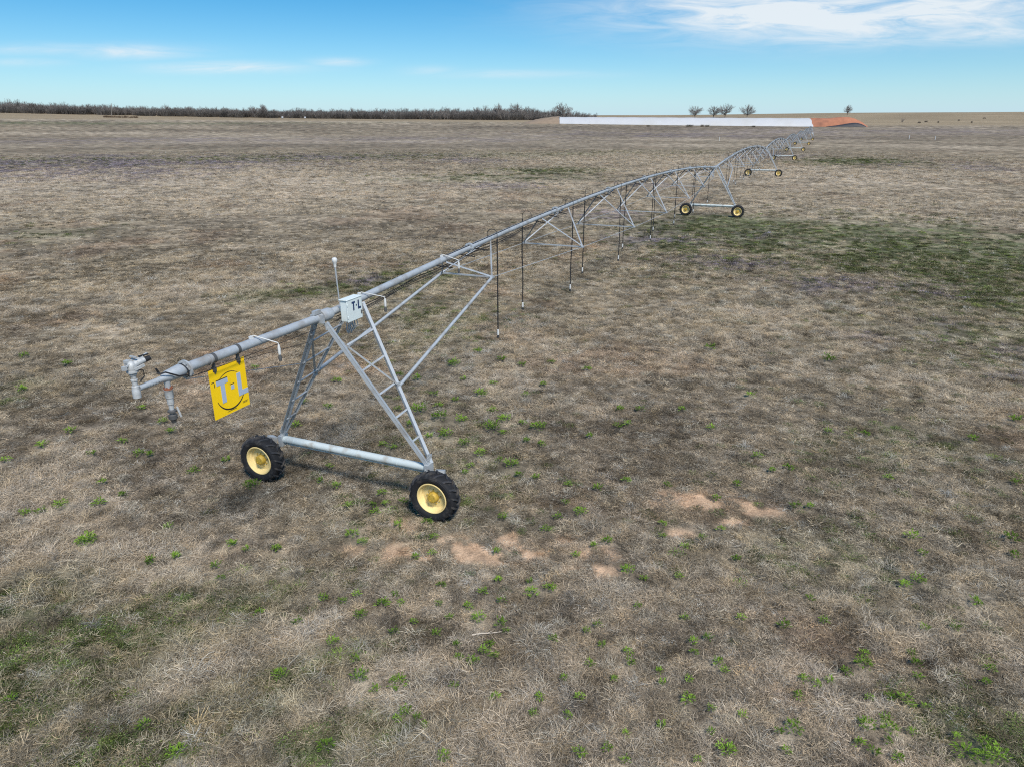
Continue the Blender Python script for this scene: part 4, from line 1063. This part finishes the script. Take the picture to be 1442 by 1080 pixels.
# short white marker posts in the field
for px, py, w in ((1316.5, 198, 'far to the right of the last wheels'), (1280, 196.5, 'between the last wheels and another post'), (1013, 199, 'left of the far spans, below the white pile')):
    p = on_ground(px, py); m = MB().tube([(0, 0, -.1), (0, 0, 1.5)], .12, 10); m.lathe([(1.5, .16), (1.58, .16), (1.62, .08), (1.62, .001)], 10, (0, 0, 0), 'Z')
    o = m.build('marker_post', M['white_pvc'], loc=tuple(p)); tag(o, 'white marker post in the far field, ' + w, 'post', 'white posts in the field')

# ------------------------------------------------------------------ sky, sun, camera
SUN_EL, SUN_AZ = R_(52), R_(158)     # direction towards the sun, azimuth from +Y clockwise
w = bpy.data.worlds.new('World'); S.world = w; w.use_nodes = True
nt = w.node_tree; nt.nodes.clear()
out = N(nt, 'ShaderNodeOutputWorld'); bg = N(nt, 'ShaderNodeBackground'); nt.links.new(bg.outputs[0], out.inputs[0])
bg.inputs['Strength'].default_value = .11
tc = N(nt, 'ShaderNodeTexCoord'); sep = N(nt, 'ShaderNodeSeparateXYZ'); nt.links.new(tc.outputs['Generated'], sep.inputs[0])
def mth(op, a, b=None, c=None):
    n_ = N(nt, 'ShaderNodeMath', operation=op)
    for i, v in enumerate((a, b, c)):
        if v is None: continue
        if isinstance(v, (int, float)): n_.inputs[i].default_value = v
        else: nt.links.new(v, n_.inputs[i])
    return n_.outputs[0]
X, Y, Z = sep.outputs
# the air thins quickly upwards here: look a little higher into the sky model than the true elevation
zz = mth('ADD', mth('MULTIPLY', mth('MAXIMUM', Z, 0.0), 1.35), .012)
cmb = N(nt, 'ShaderNodeCombineXYZ'); nt.links.new(X, cmb.inputs[0]); nt.links.new(Y, cmb.inputs[1]); nt.links.new(zz, cmb.inputs[2])
nrm = N(nt, 'ShaderNodeVectorMath', operation='NORMALIZE'); nt.links.new(cmb.outputs[0], nrm.inputs[0])
sky = N(nt, 'ShaderNodeTexSky', sky_type='NISHITA'); sky.sun_disc = False; sky.sun_elevation = SUN_EL; sky.sun_rotation = SUN_AZ
sky.air_density = 1.0; sky.dust_density = 1.0; sky.ozone_density = 6.0; sky.altitude = 300
nt.links.new(nrm.outputs[0], sky.inputs[0])
# thin clouds, placed by direction: u = azimuth slope, v = elevation slope
U = mth('DIVIDE', X, mth('MAXIMUM', Y, .05)); V = mth('DIVIDE', Z, mth('MAXIMUM', Y, .05))
cv = N(nt, 'ShaderNodeCombineXYZ'); nt.links.new(mth('MULTIPLY', U, 9.0), cv.inputs[0]); nt.links.new(mth('MULTIPLY', V, 60.0), cv.inputs[1])
nz = N(nt, 'ShaderNodeTexNoise'); nz.inputs['Scale'].default_value = 1.0; nz.inputs['Detail'].default_value = 8; nz.inputs['Roughness'].default_value = .62; nz.inputs['Distortion'].default_value = .8
nt.links.new(cv.outputs[0], nz.inputs['Vector'])
def uv(px, py):
    r = ray(px, py); return r[0] / r[1], r[2] / r[1]
tot = None
for (px, py, rx, ry, k) in ((1130, 18, 250, 40, 1.4), (1190, 36, 170, 28, 1.2), (990, 10, 150, 16, .75), (1290, 12, 220, 40, 1.25), (1370, 48, 120, 15, .85), (1155, 60, 40, 6, .4), 
                            (185, 73, 90, 10, .75), (90, 70, 150, 8, .45), (320, 96, 105, 8, .75), (475, 88, 40, 6, .55), (600, 100, 40, 7, .25), (730, 105, 110, 6, .38), (40, 88, 60, 6, .3), (30, 20, 300, 60, .0)):
    u0, v0 = uv(px, py); u1, _ = uv(px + rx, py); _, v1 = uv(px, py - ry)
    a = mth('DIVIDE', mth('SUBTRACT', U, u0), u1 - u0); b = mth('DIVIDE', mth('SUBTRACT', V, v0), v1 - v0)
    d2 = mth('ADD', mth('MULTIPLY', a, a), mth('MULTIPLY', b, b))
    g_ = mth('MULTIPLY', mth('POWER', 2.718, mth('MULTIPLY', d2, -1.1)), k)
    tot = g_ if tot is None else mth('MAXIMUM', tot, g_)
front = mth('GREATER_THAN', Y, .06)
mrn = N(nt, 'ShaderNodeMapRange'); mrn.inputs[1].default_value = .30; mrn.inputs[2].default_value = .68; nt.links.new(nz.outputs['Fac'], mrn.inputs[0])
cl = mth('MULTIPLY', mth('MULTIPLY', mth('ADD', mth('MULTIPLY', mrn.outputs[0], 1.05), .22), tot), front)
cl = mth('MINIMUM', mth('MULTIPLY', cl, 1.0), .92)
hsv = N(nt, 'ShaderNodeHueSaturation'); hsv.inputs['Saturation'].default_value = 1.36; nt.links.new(sky.outputs[0], hsv.inputs['Color'])
mx = N(nt, 'ShaderNodeMix', data_type='RGBA'); nt.links.new(cl, mx.inputs[0]); air = N(nt, 'ShaderNodeVectorMath', operation='MULTIPLY'); air.inputs[1].default_value = (.92, .99, .83); nt.links.new(hsv.outputs[0], air.inputs[0]); hz_ = N(nt, 'ShaderNodeMix', data_type='RGBA'); nt.links.new(mth('MULTIPLY', mth('POWER', 2.718, mth('MULTIPLY', mth('MAXIMUM', Z, 0.0), -19.0)), 1.0), hz_.inputs[0]); nt.links.new(air.outputs[0], hz_.inputs[6]); hz_.inputs[7].default_value = (3.25, 4.4, 5.25, 1); nt.links.new(hz_.outputs[2], mx.inputs[6]); mx.inputs[7].default_value = (4.9, 5.25, 5.5, 1)
nt.links.new(mx.outputs[2], bg.inputs['Color'])

sl = bpy.data.lights.new('sun', 'SUN'); sl.energy = 2.9; sl.angle = R_(13); sl.color = (1, .955, .89)
so = bpy.data.objects.new('sun', sl); COL.objects.link(so)
sd = Vector((math.sin(SUN_AZ) * math.cos(SUN_EL), math.cos(SUN_AZ) * math.cos(SUN_EL), math.sin(SUN_EL)))
so.rotation_euler = sd.to_track_quat('Z', 'Y').to_euler(); so.location = sd * 60

cam = bpy.data.cameras.new('camera'); co = bpy.data.objects.new('camera', cam); COL.objects.link(co)
cam.sensor_width = 36; cam.lens = 36 * F / 1442; cam.clip_start = .1; cam.clip_end = 9000
co.location = (0, 0, H); co.rotation_euler = (math.pi / 2 - PITCH, 0, 0)
S.camera = co
S.view_settings.view_transform = 'Standard'; S.view_settings.look = 'None'; S.view_settings.exposure = .62; S.view_settings.gamma = 1
S.view_settings.use_curve_mapping = False
S.render.engine = 'CYCLES'
S.cycles.use_denoising = False; S.cycles.filter_width = 1.15
S.cycles.max_bounces = 4; S.cycles.diffuse_bounces = 2; S.cycles.transmission_bounces = 2
